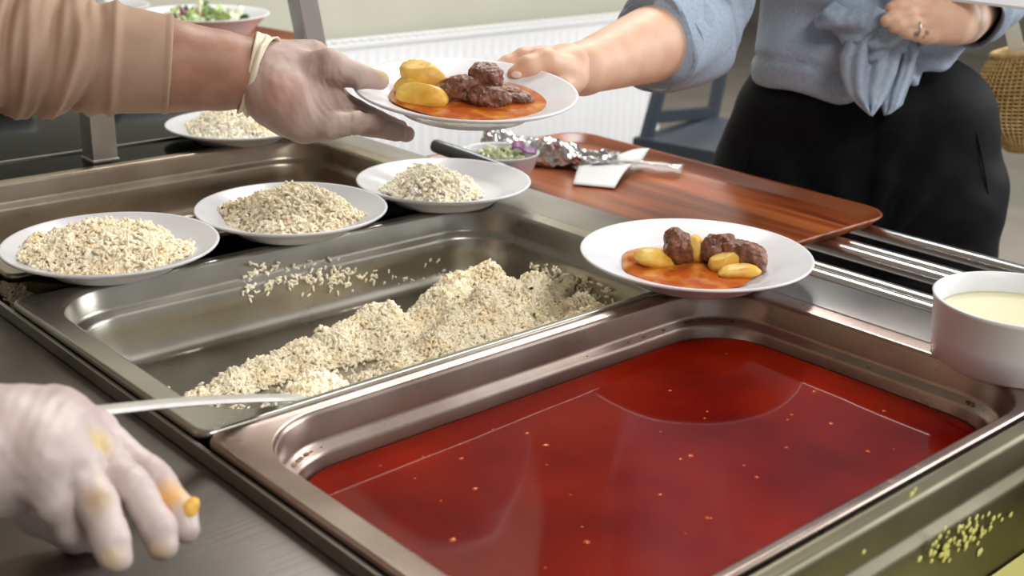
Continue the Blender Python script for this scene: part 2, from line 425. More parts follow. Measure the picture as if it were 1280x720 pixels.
# tray rail
rail = thing('tray_rail', 'polished steel tube tray rail along the customer side', 'rail', (.8, .3, FZ))
for x in (.737, .757, .833, .853, .925): tube('rail_tube', [(x, -1.3, -.056), (x, .66, -.056)], .0085, MT['chrome'], rail)
for y in (-1.0, -.42, .63):
    box('bracket', XE - .004, .945, y - .012, y + .012, -.085, -.0655, MT['steel'], rail)
    tube('strut', [(XE, y, -.30), (.86, y, -.085)], .010, MT['steel'], rail)

# ------------------------------------------------------------------ pans
def pan(name, label, x0, x1, y0, y1, depth, m, ox=(.021, .022), oy=(.009, .012), rc=.058, ztop=.0):
    """gastronorm pan: turned-down edge, flat rim, opening, shoulder, tapering wall, filleted floor"""
    def rr(ix0, ix1, iy0, iy1, r, z): return [(a, b, z + ztop) for a, b in rrect(x0 + ix0, x1 - ix1, y0 + iy0, y1 - iy1, r, 10)]
    R = []
    R.append(rr(.0008, .0008, .0008, .0008, .011, -.008)); R.append(rr(0, 0, 0, 0, .012, -.0035)); R.append(rr(.0006, .0006, .0006, .0006, .012, -.001))
    R.append(rr(.0025, .0025, .0025, .0025, .012, 0)); R.append(rr(.0050, .0050, .0042, .0042, .012, -.0008))
    a, b, c, d = ox[0], ox[1], oy[0], oy[1]
    def s(k, r, z): return rr(a + k, b + k, c + k, d + k, r, z)
    R += [s(-.0022, rc + .002, -.0006), s(-.0002, rc, -.0014), s(.0014, rc, -.0045), s(.0030, rc, -.021), s(.0042, rc, -.0245),
          s(.0085, rc - .002, -.0275), s(.0100, rc - .003, -.031), s(.0118, rc - .003, -.045)]
    if depth > .06: R += [s(.0130 + (depth - .06) * .06, rc - .003, -depth + .012)]
    k = .0145 + max(0, depth - .06) * .06
    R += [s(k + .0015, rc - .004, -depth + .006), s(k + .005, rc - .006, -depth + .0018), s(k + .011, rc - .010, -depth)]
    R.append(s(k + .06, .02, -depth))
    o = loops(name, R, m, capfirst=False, caplast=True)
    sd = o.modifiers.new('thickness', 'SOLIDIFY'); sd.thickness = .0012; sd.offset = -1
    return tag(o, label, 'food pan', 'steel food pans set in the counter')
soup_pan = pan('food_pan', 'steel food pan filled with red broth in the foreground', 0, .531, -.327, 0, .085, MT['steel_soup'])
pan('food_pan', 'steel food pan with the last heap of rice, behind the red broth', 0, .531, .0018, .3275, .074, MT['steel_pan'])
pan('food_pan', 'empty stained steel food pan behind the rice plates', .022, .553, .3845, .711, .074, MT['steel_rear'])
pan('food_pan', 'deep steel food pan with pale green puree in the lower right corner', 0, .531, -.658, -.331, .13, MT['steel_olive'], ox=(.021, .016))

# red broth: filled level with a curved meniscus edge
def fill(name, x0, x1, y0, y1, z, r, m, lip=.0012, nx=40, ny=26, amp=0.):
    o1 = rrect(x0, x1, y0, y1, r, 10)
    o2 = rrect(x0 + .004, x1 - .004, y0 + .004, y1 - .004, r - .003, 10)
    low = [(a, b, z - .02) for a, b in o1]
    return loops(name, [low, [(a, b, z + lip) for a, b in o1], [(a, b, z) for a, b in o2]], m, capfirst=True, caplast=True, sharp=60)
SZ = -.040
soup = tag(fill('red_broth', .0335, .5295 - .0335, -.327 + .0215, -.0245, SZ, .054, MT['soup']), 'glossy red broth filling the foreground pan', 'soup')
oil = mat('oil_fleck', s2l((196, 84, 16)), .12)
bm = bmesh.new()
for i in range(46):
    x = random.uniform(.05, .48); y = random.uniform(-.29, -.035); r = random.choice((.0008, .0011, .0016, .0022))
    c = bmesh.ops.create_uvsphere(bm, u_segments=7, v_segments=4, radius=r)
    for v in c['verts']: v.co = Vector((x + v.co.x * random.uniform(.8, 1.6), y + v.co.y, SZ + v.co.z * .35))
o = bmobj('oil_flecks', bm, oil, soup, smooth=True); o['kind'] = 'stuff'
bm = bmesh.new()
ring = rrect(.021 + .0065, .531 - .022 - .0065, -.327 + .009 + .0065, -.012 - .0065, .054, 10)
for i in range(70):
    k = random.randrange(len(ring)); a, b = ring[k], ring[(k + 1) % len(ring)]; t = random.random()
    x, y = a[0] + (b[0] - a[0]) * t, a[1] + (b[1] - a[1]) * t
    if y < -.28 and random.random() < .8: continue
    r = random.choice((.0008, .0012, .0017, .0024))
    c = bmesh.ops.create_uvsphere(bm, u_segments=7, v_segments=4, radius=r)
    for v in c['verts']: v.co = Vector((x + v.co.x * 1.4, y + v.co.y, -.0258 + v.co.z * .4))
for (x, y, r) in ((.012, -.012, .0026), (.016, -.020, .0020), (.008, -.030, .0016), (.012, -.25, .003), (.009, -.262, .002), (.30, -.322, .003), (.33, -.3225, .0024)):
    c = bmesh.ops.create_uvsphere(bm, u_segments=10, v_segments=5, radius=r)
    for v in c['verts']: v.co = Vector((x + v.co.x * 1.2, y + v.co.y, -.0008 + v.co.z * .10))
o = bmobj('sauce_drips', bm, mat('dried_sauce', s2l((128, 98, 62)), .4), soup_pan, smooth=True); o['kind'] = 'stuff'
puree = tag(fill('pale_puree', .0370, .4960, -.658 + .024, -.331 - .0285, -.084, .05, MT['puree']), 'pale green puree in the lower right pan', 'puree')
V, F = [], []
def splash(pts, y, m, name, label):
    bm = bmesh.new()
    for (px, py, r) in pts:
        dv = P(px, py, 1.0) - CAM; q = CAM + dv * ((y - CAM[1]) / dv[1])
        c = bmesh.ops.create_icosphere(bm, subdivisions=2, radius=1)
        for v in c['verts']:
            k = 1 + .3 * math.sin(9 * v.co.x + px) * math.cos(7 * v.co.z + py)
            v.co = Vector((q[0] + v.co.x * r * k * 1.2, q[1] + v.co.y * r * .12, q[2] + v.co.z * r * k))
    return bmobj(name, bm, m, smooth=True)
pts = [(random.gauss(1205, 26), 0, random.uniform(.0007, .0022)) for _ in range(80)]
pts = [(a, 672 - (a - 1205) * .45 + random.gauss(0, 9), r) for a, _, r in pts] + [(1140, 618, .002), (1144, 612, .0015), (1225, 690, .003), (1180, 700, .002), (1080, 690, .0014)]
tag(splash(pts, -.331 - .0255, MT['puree'], 'puree_smears', ''), 'pale green smears on the wall of the lower right pan', 'smears', kind='stuff')

# ================================================================== PLATES
def plate_prof(R, foot, h):
    return [(0, .0030), (foot - .004, .0030), (foot - .0030, .0004), (foot, 0), (foot + .0025, .0006), (foot + .006, .0042), (R * .80, h * .56), (R * .955, h - .0042),
            (R - .0008, h - .0022), (R, h - .0008), (R - .0009, h + .0004), (R - .003, h - .0002), (R * .93, h - .0030), (R * .74, h * .66), (R * .685, h * .47), (R * .62, h * .36), (R * .45, .0065), (0, .0060)]
def plate(label, loc, R=.095, h=.021, rot=None, group='white dinner plates'):
    o = lathe('dinner_plate', plate_prof(R, R * .56, h), MT['ceramic'], loc=tuple(map(float, loc)))
    if rot is not None: o.rotation_euler = rot
    return tag(o, label, 'plate', group)

# rice: a lumpy mound plus grains lying on it
def grain_mesh(pts, nrm, L=.0070, r=.00130, tilt=.45, seed=0):
    rg = np.random.default_rng(seed); N = len(pts)
    t = rg.normal(size=(N, 3)); t -= nrm * (t * nrm).sum(1)[:, None]; t /= np.linalg.norm(t, axis=1)[:, None] + 1e-9
    t = t + nrm * rg.normal(0, tilt, (N, 1)); t /= np.linalg.norm(t, axis=1)[:, None]
    a = np.cross(t, nrm + .01); a /= np.linalg.norm(a, axis=1)[:, None] + 1e-9; b = np.cross(t, a)
    l = (L * rg.uniform(.75, 1.2, N))[:, None]; w = (r * rg.uniform(.85, 1.2, N))[:, None]
    bend = (rg.normal(0, .10, N))[:, None] * l
    S = 5; V = np.zeros((N, 12, 3))
    V[:, 0] = pts - t * l / 2; V[:, 11] = pts + t * l / 2
    for j, u in enumerate((-.3, .3)):
        for k in range(S):
            th = 2 * math.pi * k / S + j * .6
            V[:, 1 + j * S + k] = pts + t * l * u + w * (a * math.cos(th) + b * math.sin(th)) + a * bend
    f = []
    for k in range(S):
        k2 = (k + 1) % S
        f += [(0, 1 + k2, 1 + k), (1 + k, 1 + k2, 6 + k2), (1 + k, 6 + k2, 6 + k), (6 + k, 6 + k2, 11)]
    f = np.array(f); Fa = (f[None] + (np.arange(N) * 12)[:, None, None]).reshape(-1, 3)
    return V.reshape(-1, 3), Fa
def heightfield(fn, x0, x1, y0, y1, n, zmin):
    """triangulated heightfield kept where fn > zmin; returns V,F, sample function"""
    xs = np.linspace(x0, x1, n); ys = np.linspace(y0, y1, n); X, Y = np.meshgrid(xs, ys, indexing='ij')
    Z = fn(X, Y); keep = Z > zmin
    cell = keep[:-1, :-1] & keep[1:, :-1] & keep[:-1, 1:] & keep[1:, 1:]
    I = np.argwhere(cell); a = I[:, 0] * n + I[:, 1]
    F = np.concatenate([np.stack([a, a + n, a + n + 1], 1), np.stack([a, a + n + 1, a + 1], 1)])
    V = np.stack([X, Y, np.maximum(Z, zmin - .0005)], -1).reshape(-1, 3)
    used = np.unique(F); mp = -np.ones(len(V), int); mp[used] = np.arange(len(used))
    return V[used], mp[F]
def scatter(fn, x0, x1, y0, y1, N, zmin, seed, lift=.0021):
    rg = np.random.default_rng(seed); x = rg.uniform(x0, x1, N); y = rg.uniform(y0, y1, N); z = fn(x, y)
    e = .0015; nx = (fn(x - e, y) - fn(x + e, y)) / (2 * e); ny = (fn(x, y - e) - fn(x, y + e)) / (2 * e)
    # steeper ground carries more grains per plan area: keep with a weight
    k = (z > zmin) & (rg.uniform(0, 1, N) < np.sqrt(1 + nx ** 2 + ny ** 2) / 2.2)
    nr = np.stack([nx, ny, np.ones_like(nx)], 1); nr /= np.linalg.norm(nr, axis=1)[:, None]
    p = np.stack([x, y, z], 1) + nr * (rg.uniform(-1.0, 1.25, N) * lift)[:, None]
    return p[k], nr[k]
def rice_obj(name, fn, bx, N, zmin, m, label, seed, extra=None, spice=10, n=110, tilt=.68):
    hv, hf = heightfield(fn, *bx, n, zmin)
    hv[:, 2] -= .0022
    hn = np.zeros_like(hv); hn[:, 2] = 1
    p, nr = scatter(fn, *bx, N, zmin, seed)
    if extra is not None: p = np.concatenate([p, extra[0]]); nr = np.concatenate([nr, extra[1]])
    gv, gf = grain_mesh(p, nr, seed=seed, tilt=tilt)
    V = np.concatenate([hv, gv]); F = np.concatenate([hf, gf + len(hv)])
    o = fastmesh(name, V, F, m)
    o['kind'] = 'stuff'; tag(o, label, 'rice')
    if spice:
        ps, ns = scatter(fn, *bx, 60 * spice, zmin + .006, seed + 50, .0018); k = spice
        sv, sf = grain_mesh(ps[:k], ns[:k], L=.0042, r=.0011, seed=seed + 9)
        s = fastmesh('spice_flecks', sv, sf, MT['spice'], o); s['kind'] = 'stuff'
    return o
def mound(cx, cy, z0, Rx, Ry, H, ang, seed, lump=.10, pl=None):
    ca, sa = math.cos(ang), math.sin(ang)
    def fn(x, y):
        u = ((x - cx) * ca + (y - cy) * sa) / Rx; w = (-(x - cx) * sa + (y - cy) * ca) / Ry
        q = np.stack([np.asarray(x).ravel(), np.asarray(y).ravel(), np.zeros(np.size(x))], 1)
        n1 = noise3(q, 58, seed).reshape(np.shape(x)); n2 = noise3(q, 240, seed + 3).reshape(np.shape(x)); n0 = noise3(q, 34, seed + 6).reshape(np.shape(x))
        rr = np.sqrt(u * u + w * w) * (1 + .10 * n0)
        h = H * np.clip(1 - rr ** 2.0, -1, 1) * (1 + lump * n1)
        base = z0
        if pl is not None:      # follow the plate's inner surface
            px_, py_, pz_, R_, h_ = pl; r_ = np.hypot(x - px_, y - py_)
            base = pz_ + np.interp(r_, [0, R_ * .45, R_ * .62, R_ * .685, R_ * .74, R_ * .93, R_], [.0060, .0065, h_ * .36, h_ * .47, h_ * .66, h_ - .003, h_])
        return base + np.where(rr < 1, np.maximum(h + .0026 * n2, .0002), -1)
    return fn
VW = math.atan2(RT[1], RT[0])     # heading of the picture's horizontal
RPL = [  # x, y, mound Rx, Ry, H, label, light
    (.104, .352, .074, .062, .034, 'left'), (.292, .352, .066, .060, .033, 'mid'), (.480, .346, .052, .056, .029, 'right')]
LB = ['white plate of rice at the left edge, leftmost of the plates on the counter',
      'white plate of rice between the leftmost rice plate and the one under the held plate',
      'white plate of bright rice standing under the held plate of stew']
LR = ['heap of cooked rice on the leftmost plate', 'heap of cooked rice with dark spice specks on the middle plate of the row', 'pale heap of rice on the plate under the held stew']
for i, (x, y, rx, ry, H, _) in enumerate(RPL):
    plate(LB[i], (x, y, .0015), R=.0945, h=.023)
    off = (-.004, .0) if i == 0 else ((.0, .003) if i == 1 else (-.012, .006))
    rice_obj('rice_heap', mound(x + off[0], y + off[1], .0015 + .0062, rx, ry, H, VW, (3, 12, 5)[i], pl=(x, y, .0015, .0945, .023)), (x - .085, x + .085, y - .085, y + .085), 10000, .0015 + .0055,
             MT['cooked_light'] if i == 2 else MT['cooked'], LR[i], 20 + i, spice=(7, 9, 3)[i])
pl4 = P(302, 168, 1.66); x4, y4 = .462, .748
plate('white plate of rice on the black glass, partly behind the gloved hand', (x4, y4, -.0035), R=.093, h=.021)
rice_obj('rice_heap', mound(x4, y4, .003, .066, .06, .031, VW, 9, pl=(x4, y4, -.0035, .093, .021)), (x4 - .085, x4 + .085, y4 - .085, y4 + .085), 10000, .002, MT['cooked_light'], 'heap of rice on the plate behind the gloved hand', 31, spice=6)

lx, ly = .062, .455
rice_obj('rice_heap', mound(lx, ly, -.0735, .035, .05, .045, .4, 17), (lx - .02, lx + .05, ly - .055, ly + .055), 3500, -.072, MT['cooked'], 'leftover clump of rice in the stained pan at the left edge', 63, spice=6, n=60)
# rice left in the pan
FL = -.0735
BL = [(.085, .185, .007, .022, .016), (.105, .195, .013, .026, .020), (.135, .200, .019, .030, .024), (.168, .204, .023, .032, .026), (.205, .206, .028, .034, .028), (.250, .208, .036, .038, .030), (.295, .208, .044, .040, .034),
      (.212, .118, .024, .030, .026), (.250, .116, .034, .036, .032), (.290, .122, .042, .040, .036), (.332, .135, .050, .042, .042), (.375, .145, .054, .042, .045), (.420, .152, .054, .042, .045), (.455, .165, .044, .034, .040),
      (.435, .210, .045, .036, .036), (.405, .228, .044, .036, .032), (.365, .200, .048, .040, .036), (.470, .120, .036, .030, .036), (.285, .075, .034, .040, .034), (.340, .070, .042, .042, .036), (.390, .070, .044, .042, .036), (.440, .080, .040, .040, .036), (.160, .095, .006, .020, .014), (.120, .110, .004, .02, .012)]
def pan_rice(x, y):
    x = np.asarray(x, float); y = np.asarray(y, float)
    q = np.stack([x.ravel(), y.ravel(), np.zeros(x.size)], 1)
    n1 = noise3(q, 60, 1).reshape(x.shape); n2 = noise3(q, 190, 4).reshape(x.shape); n0 = noise3(q, 26, 8).reshape(x.shape)
    S = np.zeros(x.shape)
    for (cx, cy, h, rx, ry) in BL:
        S = S + (h * np.exp(-((x - cx) / rx) ** 2 * 1.3 - ((y - cy) / ry) ** 2 * 1.3)) ** 3
    h = S ** (1 / 3) - .0075
    h = h * (1 + .14 * n1 + .06 * n0) + .0030 * n2 + .0018 * n1
    h = np.where((x < .035) | (x > .497) | (y < .030) | (y > .292), -1, h)
    return FL + h
rgx = np.random.default_rng(12)
ex, en = [], []
# stray grains on the pan floor
for i in range(260):
    u = rgx.uniform(0, 1); x = .05 + .2 * u + rgx.normal(0, .012); y = .155 + rgx.normal(0, .035)
    if .04 < x < .5 and .035 < y < .28: ex.append((x, y, FL + .0012)); en.append((0, 0, 1))
# grains stuck on the far wall
def onwall(px, py, y=.301):
    dv = P(px, py, 1.0) - CAM; return CAM + dv * ((y - CAM[1]) / dv[1])
for (cx, cy, s1, s2, k) in ((318, 355, 9, 14, 34), (345, 345, 14, 8, 30), (395, 348, 22, 9, 75), (432, 345, 12, 8, 34), (472, 345, 4, 4, 6), (512, 352, 22, 7, 16), (540, 362, 18, 12, 26)):
    for _ in range(k):
        q = onwall(rgx.normal(cx, s1), rgx.normal(cy, s2)); w = .3275 - .012 - .0105 - max(0, min(.012, (-.03 - q[2]) * .06)) if q[2] < -.027 else .3275 - .0125 - .003
        q[1] = w - rgx.uniform(0, .002)
        if q[2] > -.004: continue
        ex.append(q); en.append((0, -1, .25))
# grains on the right wall
for _ in range(70):
    ex.append((.531 - .036 - rgx.uniform(0, .002), rgx.uniform(.10, .22), rgx.uniform(-.055, -.036))); en.append((-1, 0, .2))
rice_obj('rice_heap', pan_rice, (.03, .50, .028, .295), 70000, FL + .0006, MT['cooked'], 'heap of loose cooked rice left in the steel pan', 44, (np.array(ex, float), np.array(en, float)), spice=40, n=220, tilt=.72)

# ---- plates of stew
def blob(name, c, r, rot, m, label, cat, group, seed, amp=.16, nscale=150, sub=5):
    bm = bmesh.new(); bmesh.ops.create_icosphere(bm, subdivisions=sub, radius=1)
    V = np.array([v.co for v in bm.verts]); nn = noise3(V * np.array(r), nscale, seed); n2 = noise3(V * np.array(r), nscale * 3.2, seed + 5)
    e = np.sign(V) * np.abs(V) ** .88
    W = e * np.array(r) * (1 + amp * nn + amp * .35 * n2)[:, None]
    for v, w in zip(bm.verts, W): v.co = Vector(w)
    o = bmobj(name, bm, m, smooth=True); o.location = tuple(map(float, c)); o.rotation_euler = rot
    return tag(o, label, cat, group)
def chunk(name, c, r, rot, m, label, cat, group, seed):
    """irregular boiled potato piece: rounded wedge with a flat cut side"""
    bm = bmesh.new(); bmesh.ops.create_icosphere(bm, subdivisions=4, radius=1)
    V = np.array([v.co for v in bm.verts]); rg = np.random.default_rng(seed); r = np.array(r) * 1.0
    V = np.sign(V) * np.abs(V) ** .80
    V[:, 1] *= 1 - .38 * np.clip(V[:, 2], 0, 1); V[:, 0] *= 1 - .22 * np.clip(V[:, 2], 0, 1)
    for _ in range(3):                                   # cut facets
        n = rg.normal(size=3); n[2] = abs(n[2]) + .2; n /= np.linalg.norm(n); d = V @ n - rg.uniform(.62, .80); V = V - n * (np.clip(d, 0, 1) * .85)[:, None]
    W_ = V * r; W_ = W_ * (1 + .05 * noise3(W_, 110, seed) + .025 * noise3(W_, 330, seed + 2))[:, None]
    for v, w in zip(bm.verts, W_): v.co = Vector(w)
    o = bmobj(name, bm, m, smooth=True); o.location = tuple(map(float, c)); o.rotation_euler = rot
    return tag(o, label, cat, group)
def puddle(R, seed, amp=.09):
    V = [(0, 0, 0)]; n = 64; F = []
    for j, k in enumerate((.5, .93, 1.0)):
        for i in range(n):
            th = 2 * math.pi * i / n
            rr = R * k * (1 + amp * (math.sin(2 * th + seed) * .6 + math.sin(3 * th + 2 * seed) * .5 + .25 * math.sin(7 * th + seed)))
            V.append((rr * math.cos(th), rr * math.sin(th), (0, -.0002, -.0014)[j]))
    for i in range(n):
        i2 = (i + 1) % n; F.append((0, 1 + i, 1 + i2))
        for j in range(2): F.append((1 + j * n + i, 1 + (j + 1) * n + i, 1 + (j + 1) * n + i2, 1 + j * n + i2))
    return V, F
RD = math.radians
def ax_uv(u, w):  # offset along the picture's horizontal (u) and away from the viewer (w), on the level
    fh = np.array([FW[0], FW[1], 0]); fh /= np.linalg.norm(fh); rh = np.array([RT[0], RT[1], 0]); rh /= np.linalg.norm(rh)
    return rh * u + fh * w
# plate resting on the counter
PR = np.array([.497, .006, .0022]); RR = .1045; HR = .024
plate('white plate of meatball stew standing on the counter beside the red broth', PR, R=RR, h=HR)
V, F = puddle(.066, 1.2); pz = .0125
ob = mk('stew_broth', V, F, MT['broth']); ob.location = tuple(map(float, PR + ax_uv(-.002, .0) + np.array([0, 0, pz]))); tag(ob, 'orange broth on the plate standing on the counter', 'broth')
def onR(u, w, z): return PR + ax_uv(u, w) + np.array([0, 0, pz + z])
G1 = 'meatballs on the counter plate'; G2 = 'potato pieces on the counter plate'
blob('meatball', onR(-.015, .006, .0105), (0.0126, 0.0123, 0.0205), (RD(14), RD(-16), VW), MT['meat'], 'oval meatball leaning left of the potatoes on the counter plate', 'meatball', G1, 1)
blob('meatball', onR(.021, .008, .0115), (0.0146, 0.0140, 0.0158), (0, RD(20), VW), MT['meat'], 'round meatball in the middle of the counter plate', 'meatball', G1, 2)
blob('meatball', onR(.044, -.004, .0075), (0.0211, 0.0146, 0.0146), (0, RD(15), VW - .2), MT['meat'], 'rightmost meatball on the counter plate', 'meatball', G1, 3)
chunk('potato_piece', onR(-.036, .0, .0045), (0.0205, 0.0140, 0.0088), (RD(10), RD(12), VW + .5), MT['potato'], 'pale potato wedge left of the oval meatball', 'potato', G2, 1)
chunk('potato_piece', onR(.002, .018, .009), (0.0129, 0.0140, 0.0135), (RD(20), 0, VW + .9), MT['potato'], 'bright yellow potato piece behind the oval meatball', 'potato', G2, 2)
chunk('potato_piece', onR(.024, -.012, .006), (0.0140, 0.0117, 0.0105), (0, RD(-10), VW), MT['potato'], 'orange stained potato piece in front of the round meatball', 'potato', G2, 3)
chunk('potato_piece', onR(.034, -.027, .0035), (0.0205, 0.0094, 0.0064), (0, 0, VW + .15), MT['potato'], 'thin potato slice nearest the front on the counter plate', 'potato', G2, 4)

# plate passed from hand to hand
HP_C = P(581, 139, 1.150)
fh = np.array([FW[0], FW[1], 0]); fh /= np.linalg.norm(fh); rh = np.array([RT[0], RT[1], 0]); rh /= np.linalg.norm(rh)
TILT, ROLL = RD(5.0), RD(2.5)         # far side up, right side down
ex_ = rh * math.cos(ROLL) - np.array([0, 0, 1]) * math.sin(ROLL)
ey_ = fh * math.cos(TILT) + np.array([0, 0, 1]) * math.sin(TILT); ey_ = ey_ - ex_ * (ey_ @ ex_); ey_ /= np.linalg.norm(ey_)
ez_ = np.cross(ex_, ey_)
HM = Matrix([[ex_[i], ey_[i], ez_[i], HP_C[i]] for i in range(3)] + [[0, 0, 0, 1]])
RH, HH = .1035, .023
hp = plate('white plate of meatball stew held between the gloved hand and the customer', (0, 0, 0), R=RH, h=HH); hp.matrix_world = HM
def onH(u, w, z):
    return HP_C + ex_ * u + ey_ * w + ez_ * z
ERH = HM.to_euler()
V, F = puddle(.073, 2.3, .05); ob = mk('stew_broth', V, F, MT['broth']); tag(ob, 'orange broth on the held plate', 'broth')
ob.matrix_world = Matrix.Translation(Vector(onH(.006, 0, .0138))) @ HM.to_3x3().to_4x4()
G3 = 'meatballs on the held plate'; G4 = 'potato pieces on the held plate'
blob('meatball', onH(.017, .004, .031), (.0158, .0150, .0145), (0, RD(10), VW), MT['meat'], 'round meatball on top on the held plate', 'meatball', G3, 5)
blob('meatball', onH(-.006, -.004, .0200), (.0230, .0165, .0130), (0, RD(-12), VW), MT['meat'], 'wide meatball under the round one on the held plate', 'meatball', G3, 6)
blob('meatball', onH(.022, -.018, .0180), (.0200, .0140, .0115), (0, RD(5), VW + .3), MT['meat'], 'glossy meatball at the front of the held plate', 'meatball', G3, 7)
blob('meatball', onH(.040, .002, .0165), (.0190, .0150, .0085), (0, RD(8), VW), MT['meat'], 'low meatball at the right on the held plate', 'meatball', G3, 8)
chunk('potato_piece', onH(-.038, .014, .0255), (0.0257, 0.0175, 0.0158), (RD(10), RD(30), VW), MT['potato'], 'upper potato wedge on the held plate', 'potato', G4, 6)
chunk('potato_piece', onH(-.038, -.022, .018), (0.0252, 0.0152, 0.0129), (0, RD(6), VW - .15), MT['potato'], 'lower potato wedge on the held plate', 'potato', G4, 7)
chunk('potato_piece', onH(-.050, .004, .018), (0.0152, 0.0140, 0.0129), (0, RD(16), VW + .4), MT['potato'], 'small potato piece at the left on the held plate', 'potato', G4, 8)

# ---- bowl of cream sauce on the right
def bowl(name, label, loc, R, h, m, rb=.8, group=None):
    pr = [(0, .003), (R * rb * .85, .003), (R * rb * .88, 0), (R * rb * .95, .0003), (R * rb + .003, .004), (R * (rb * .4 + .6), h * .45), (R - .001, h - .003), (R, h), (R - .0015, h + .0008), (R - .0035, h - .0004),
          (R - .005, h * .8), (R * (rb * .4 + .6) - .004, h * .45), (R * rb - .002, .009), (R * rb - .012, .006), (0, .0055)]
    o = lathe(name, pr, m, loc=tuple(map(float, loc))); return tag(o, label, 'bowl', group)
BC = np.array([.548, -.272, -.0025])
bowl('sauce_bowl', 'white straight-sided bowl of cream sauce at the right edge', BC, .0655, .052, MT['bowlwhite'], rb=.88)
o = lathe('cream_sauce', [(0, -.01), (.058, -.01), (.0598, .001), (.056, 0), (.03, .0003), (0, .0002)], MT['sauce'], loc=tuple(BC + np.array([0, 0, .036]))); tag(o, 'pale cream sauce in the bowl at the right edge', 'sauce')

# ---- tray with cutlery pouch and salad bowl
def tray(label, x0, x1, y0, y1, z, ang=0.):
    def rr(k, r, zz): return [(a, b, zz) for a, b in rrect(x0 + k - cx, x1 - k - cx, y0 + k - cy, y1 - k - cy, r, 8)]
    cx, cy = (x0 + x1) / 2, (y0 + y1) / 2
    R = [rr(.030, .02, 0), rr(.013, .030, 0), rr(.004, .038, .009), rr(0, .042, .0125), rr(.0008, .042, .0140), rr(.004, .038, .0130), rr(.013, .030, .0035), rr(.020, .024, .0022)]
    o = loops('serving_tray', R, MT['tray'], capfirst=True, caplast=True)
    o.location = (cx, cy, z); o.rotation_euler[2] = ang
    return tag(o, label, 'tray', 'wood-print serving trays')
TZ = -.0472
tray('reddish wood-print tray on the rail in front of the customer', .622, .955, .078, .625, TZ, RD(-1.0))
SBc = np.array([.690, .492, TZ + .0025])
SB = bowl('salad_bowl', 'small white bowl of mixed salad on the tray, behind the rice plate', SBc, .0505, .042, MT['ceramic'], rb=.62)
def leafy(name, centers, m, parent, seed, size, kind='stuff'):
    rg = np.random.default_rng(seed); V, F = [], []
    for c in centers:
        n = rg.normal(size=3); n[2] = abs(n[2]) + .5; n /= np.linalg.norm(n)
        a = np.cross(n, rg.normal(size=3)); a /= np.linalg.norm(a); b = np.cross(n, a); L = size * rg.uniform(.6, 1.3); W = L * rg.uniform(.3, .7)
        base = len(V)
        for sgn in (1, -1):
            for i in range(5):
                for j in range(3):
                    u = i / 4 - .5; w = j / 2 - .5
                    V.append(np.array(c) + a * L * u + b * W * w * (1 - 1.6 * u * u) + n * (L * (.35 * u * u - .25 * w * w + .12 * math.sin(7 * u + c[0] * 900)) + sgn * .0004))
        for i in range(4):
            for j in range(2):
                q = (base + i * 3 + j, base + (i + 1) * 3 + j, base + (i + 1) * 3 + j + 1, base + i * 3 + j + 1)
                F.append(q); F.append(tuple(k + 15 for k in reversed(q)))
        rim = [0, 3, 6, 9, 12, 13, 14, 11, 8, 5, 2, 1]
        for k in range(12):
            a1, b1 = base + rim[k], base + rim[(k + 1) % 12]; F.append((b1, a1, a1 + 15, b1 + 15))
    o = mk(name, V, F, m, parent)
    if kind: o['kind'] = kind
    return o
def salad(c, R, h, seed, label, mix):
    rg = np.random.default_rng(seed); s = None
    fl = lambda k: [(c[0] + rr * math.cos(t), c[1] + rr * math.sin(t), c[2] + h * (1 - (rr / R) ** 2 * .6) * rg.uniform(.4, 1)) for rr, t in zip(R * np.sqrt(rg.uniform(0, .9, k)), rg.uniform(0, 6.28, k))]
    first = True
    for nm, mm, k, sz in mix:
        o = leafy(nm, fl(k), MT[mm], s, seed + k, sz)
        if first: s = o; tag(o, label, 'salad', kind='stuff'); first = False
    return s
salad(SBc + np.array([-.004, 0, .030]), .034, .014, 5, 'shredded green and white salad in the small bowl', [('salad', 'cabbage', 60, .014), ('lettuce_shreds', 'leaf', 30, .012), ('herb_leaves', 'darkleaf', 12, .009), ('carrot_shreds', 'carrot', 5, .008)])
def sheet(name, fn, nu, nv, m, parent=None, th=.0012):
    V = [fn(i / nu, j / nv) for i in range(nu + 1) for j in range(nv + 1)]
    F = [(i * (nv + 1) + j, (i + 1) * (nv + 1) + j, (i + 1) * (nv + 1) + j + 1, i * (nv + 1) + j + 1) for i in range(nu) for j in range(nv)]
    o = mk(name, V, F, m, parent); s = o.modifiers.new('thickness', 'SOLIDIFY'); s.thickness = th; s.offset = 0
    return o
pc = np.array([SBc[0], SBc[1], SBc[2]]) + ax_uv(.032, .004) + np.array([0, 0, .043])
o = sheet('cabbage_leaf', lambda u, v: pc + ax_uv((u - .5) * .034, (v - .5) * .018) + np.array([0, 0, .006 * math.sin(3 * u + 1) + .005 * (v - .5) + .002 * math.sin(9 * u)]), 12, 6, MT['purple']); tag(o, 'curled purple cabbage leaf on top of the small salad', 'leaf')

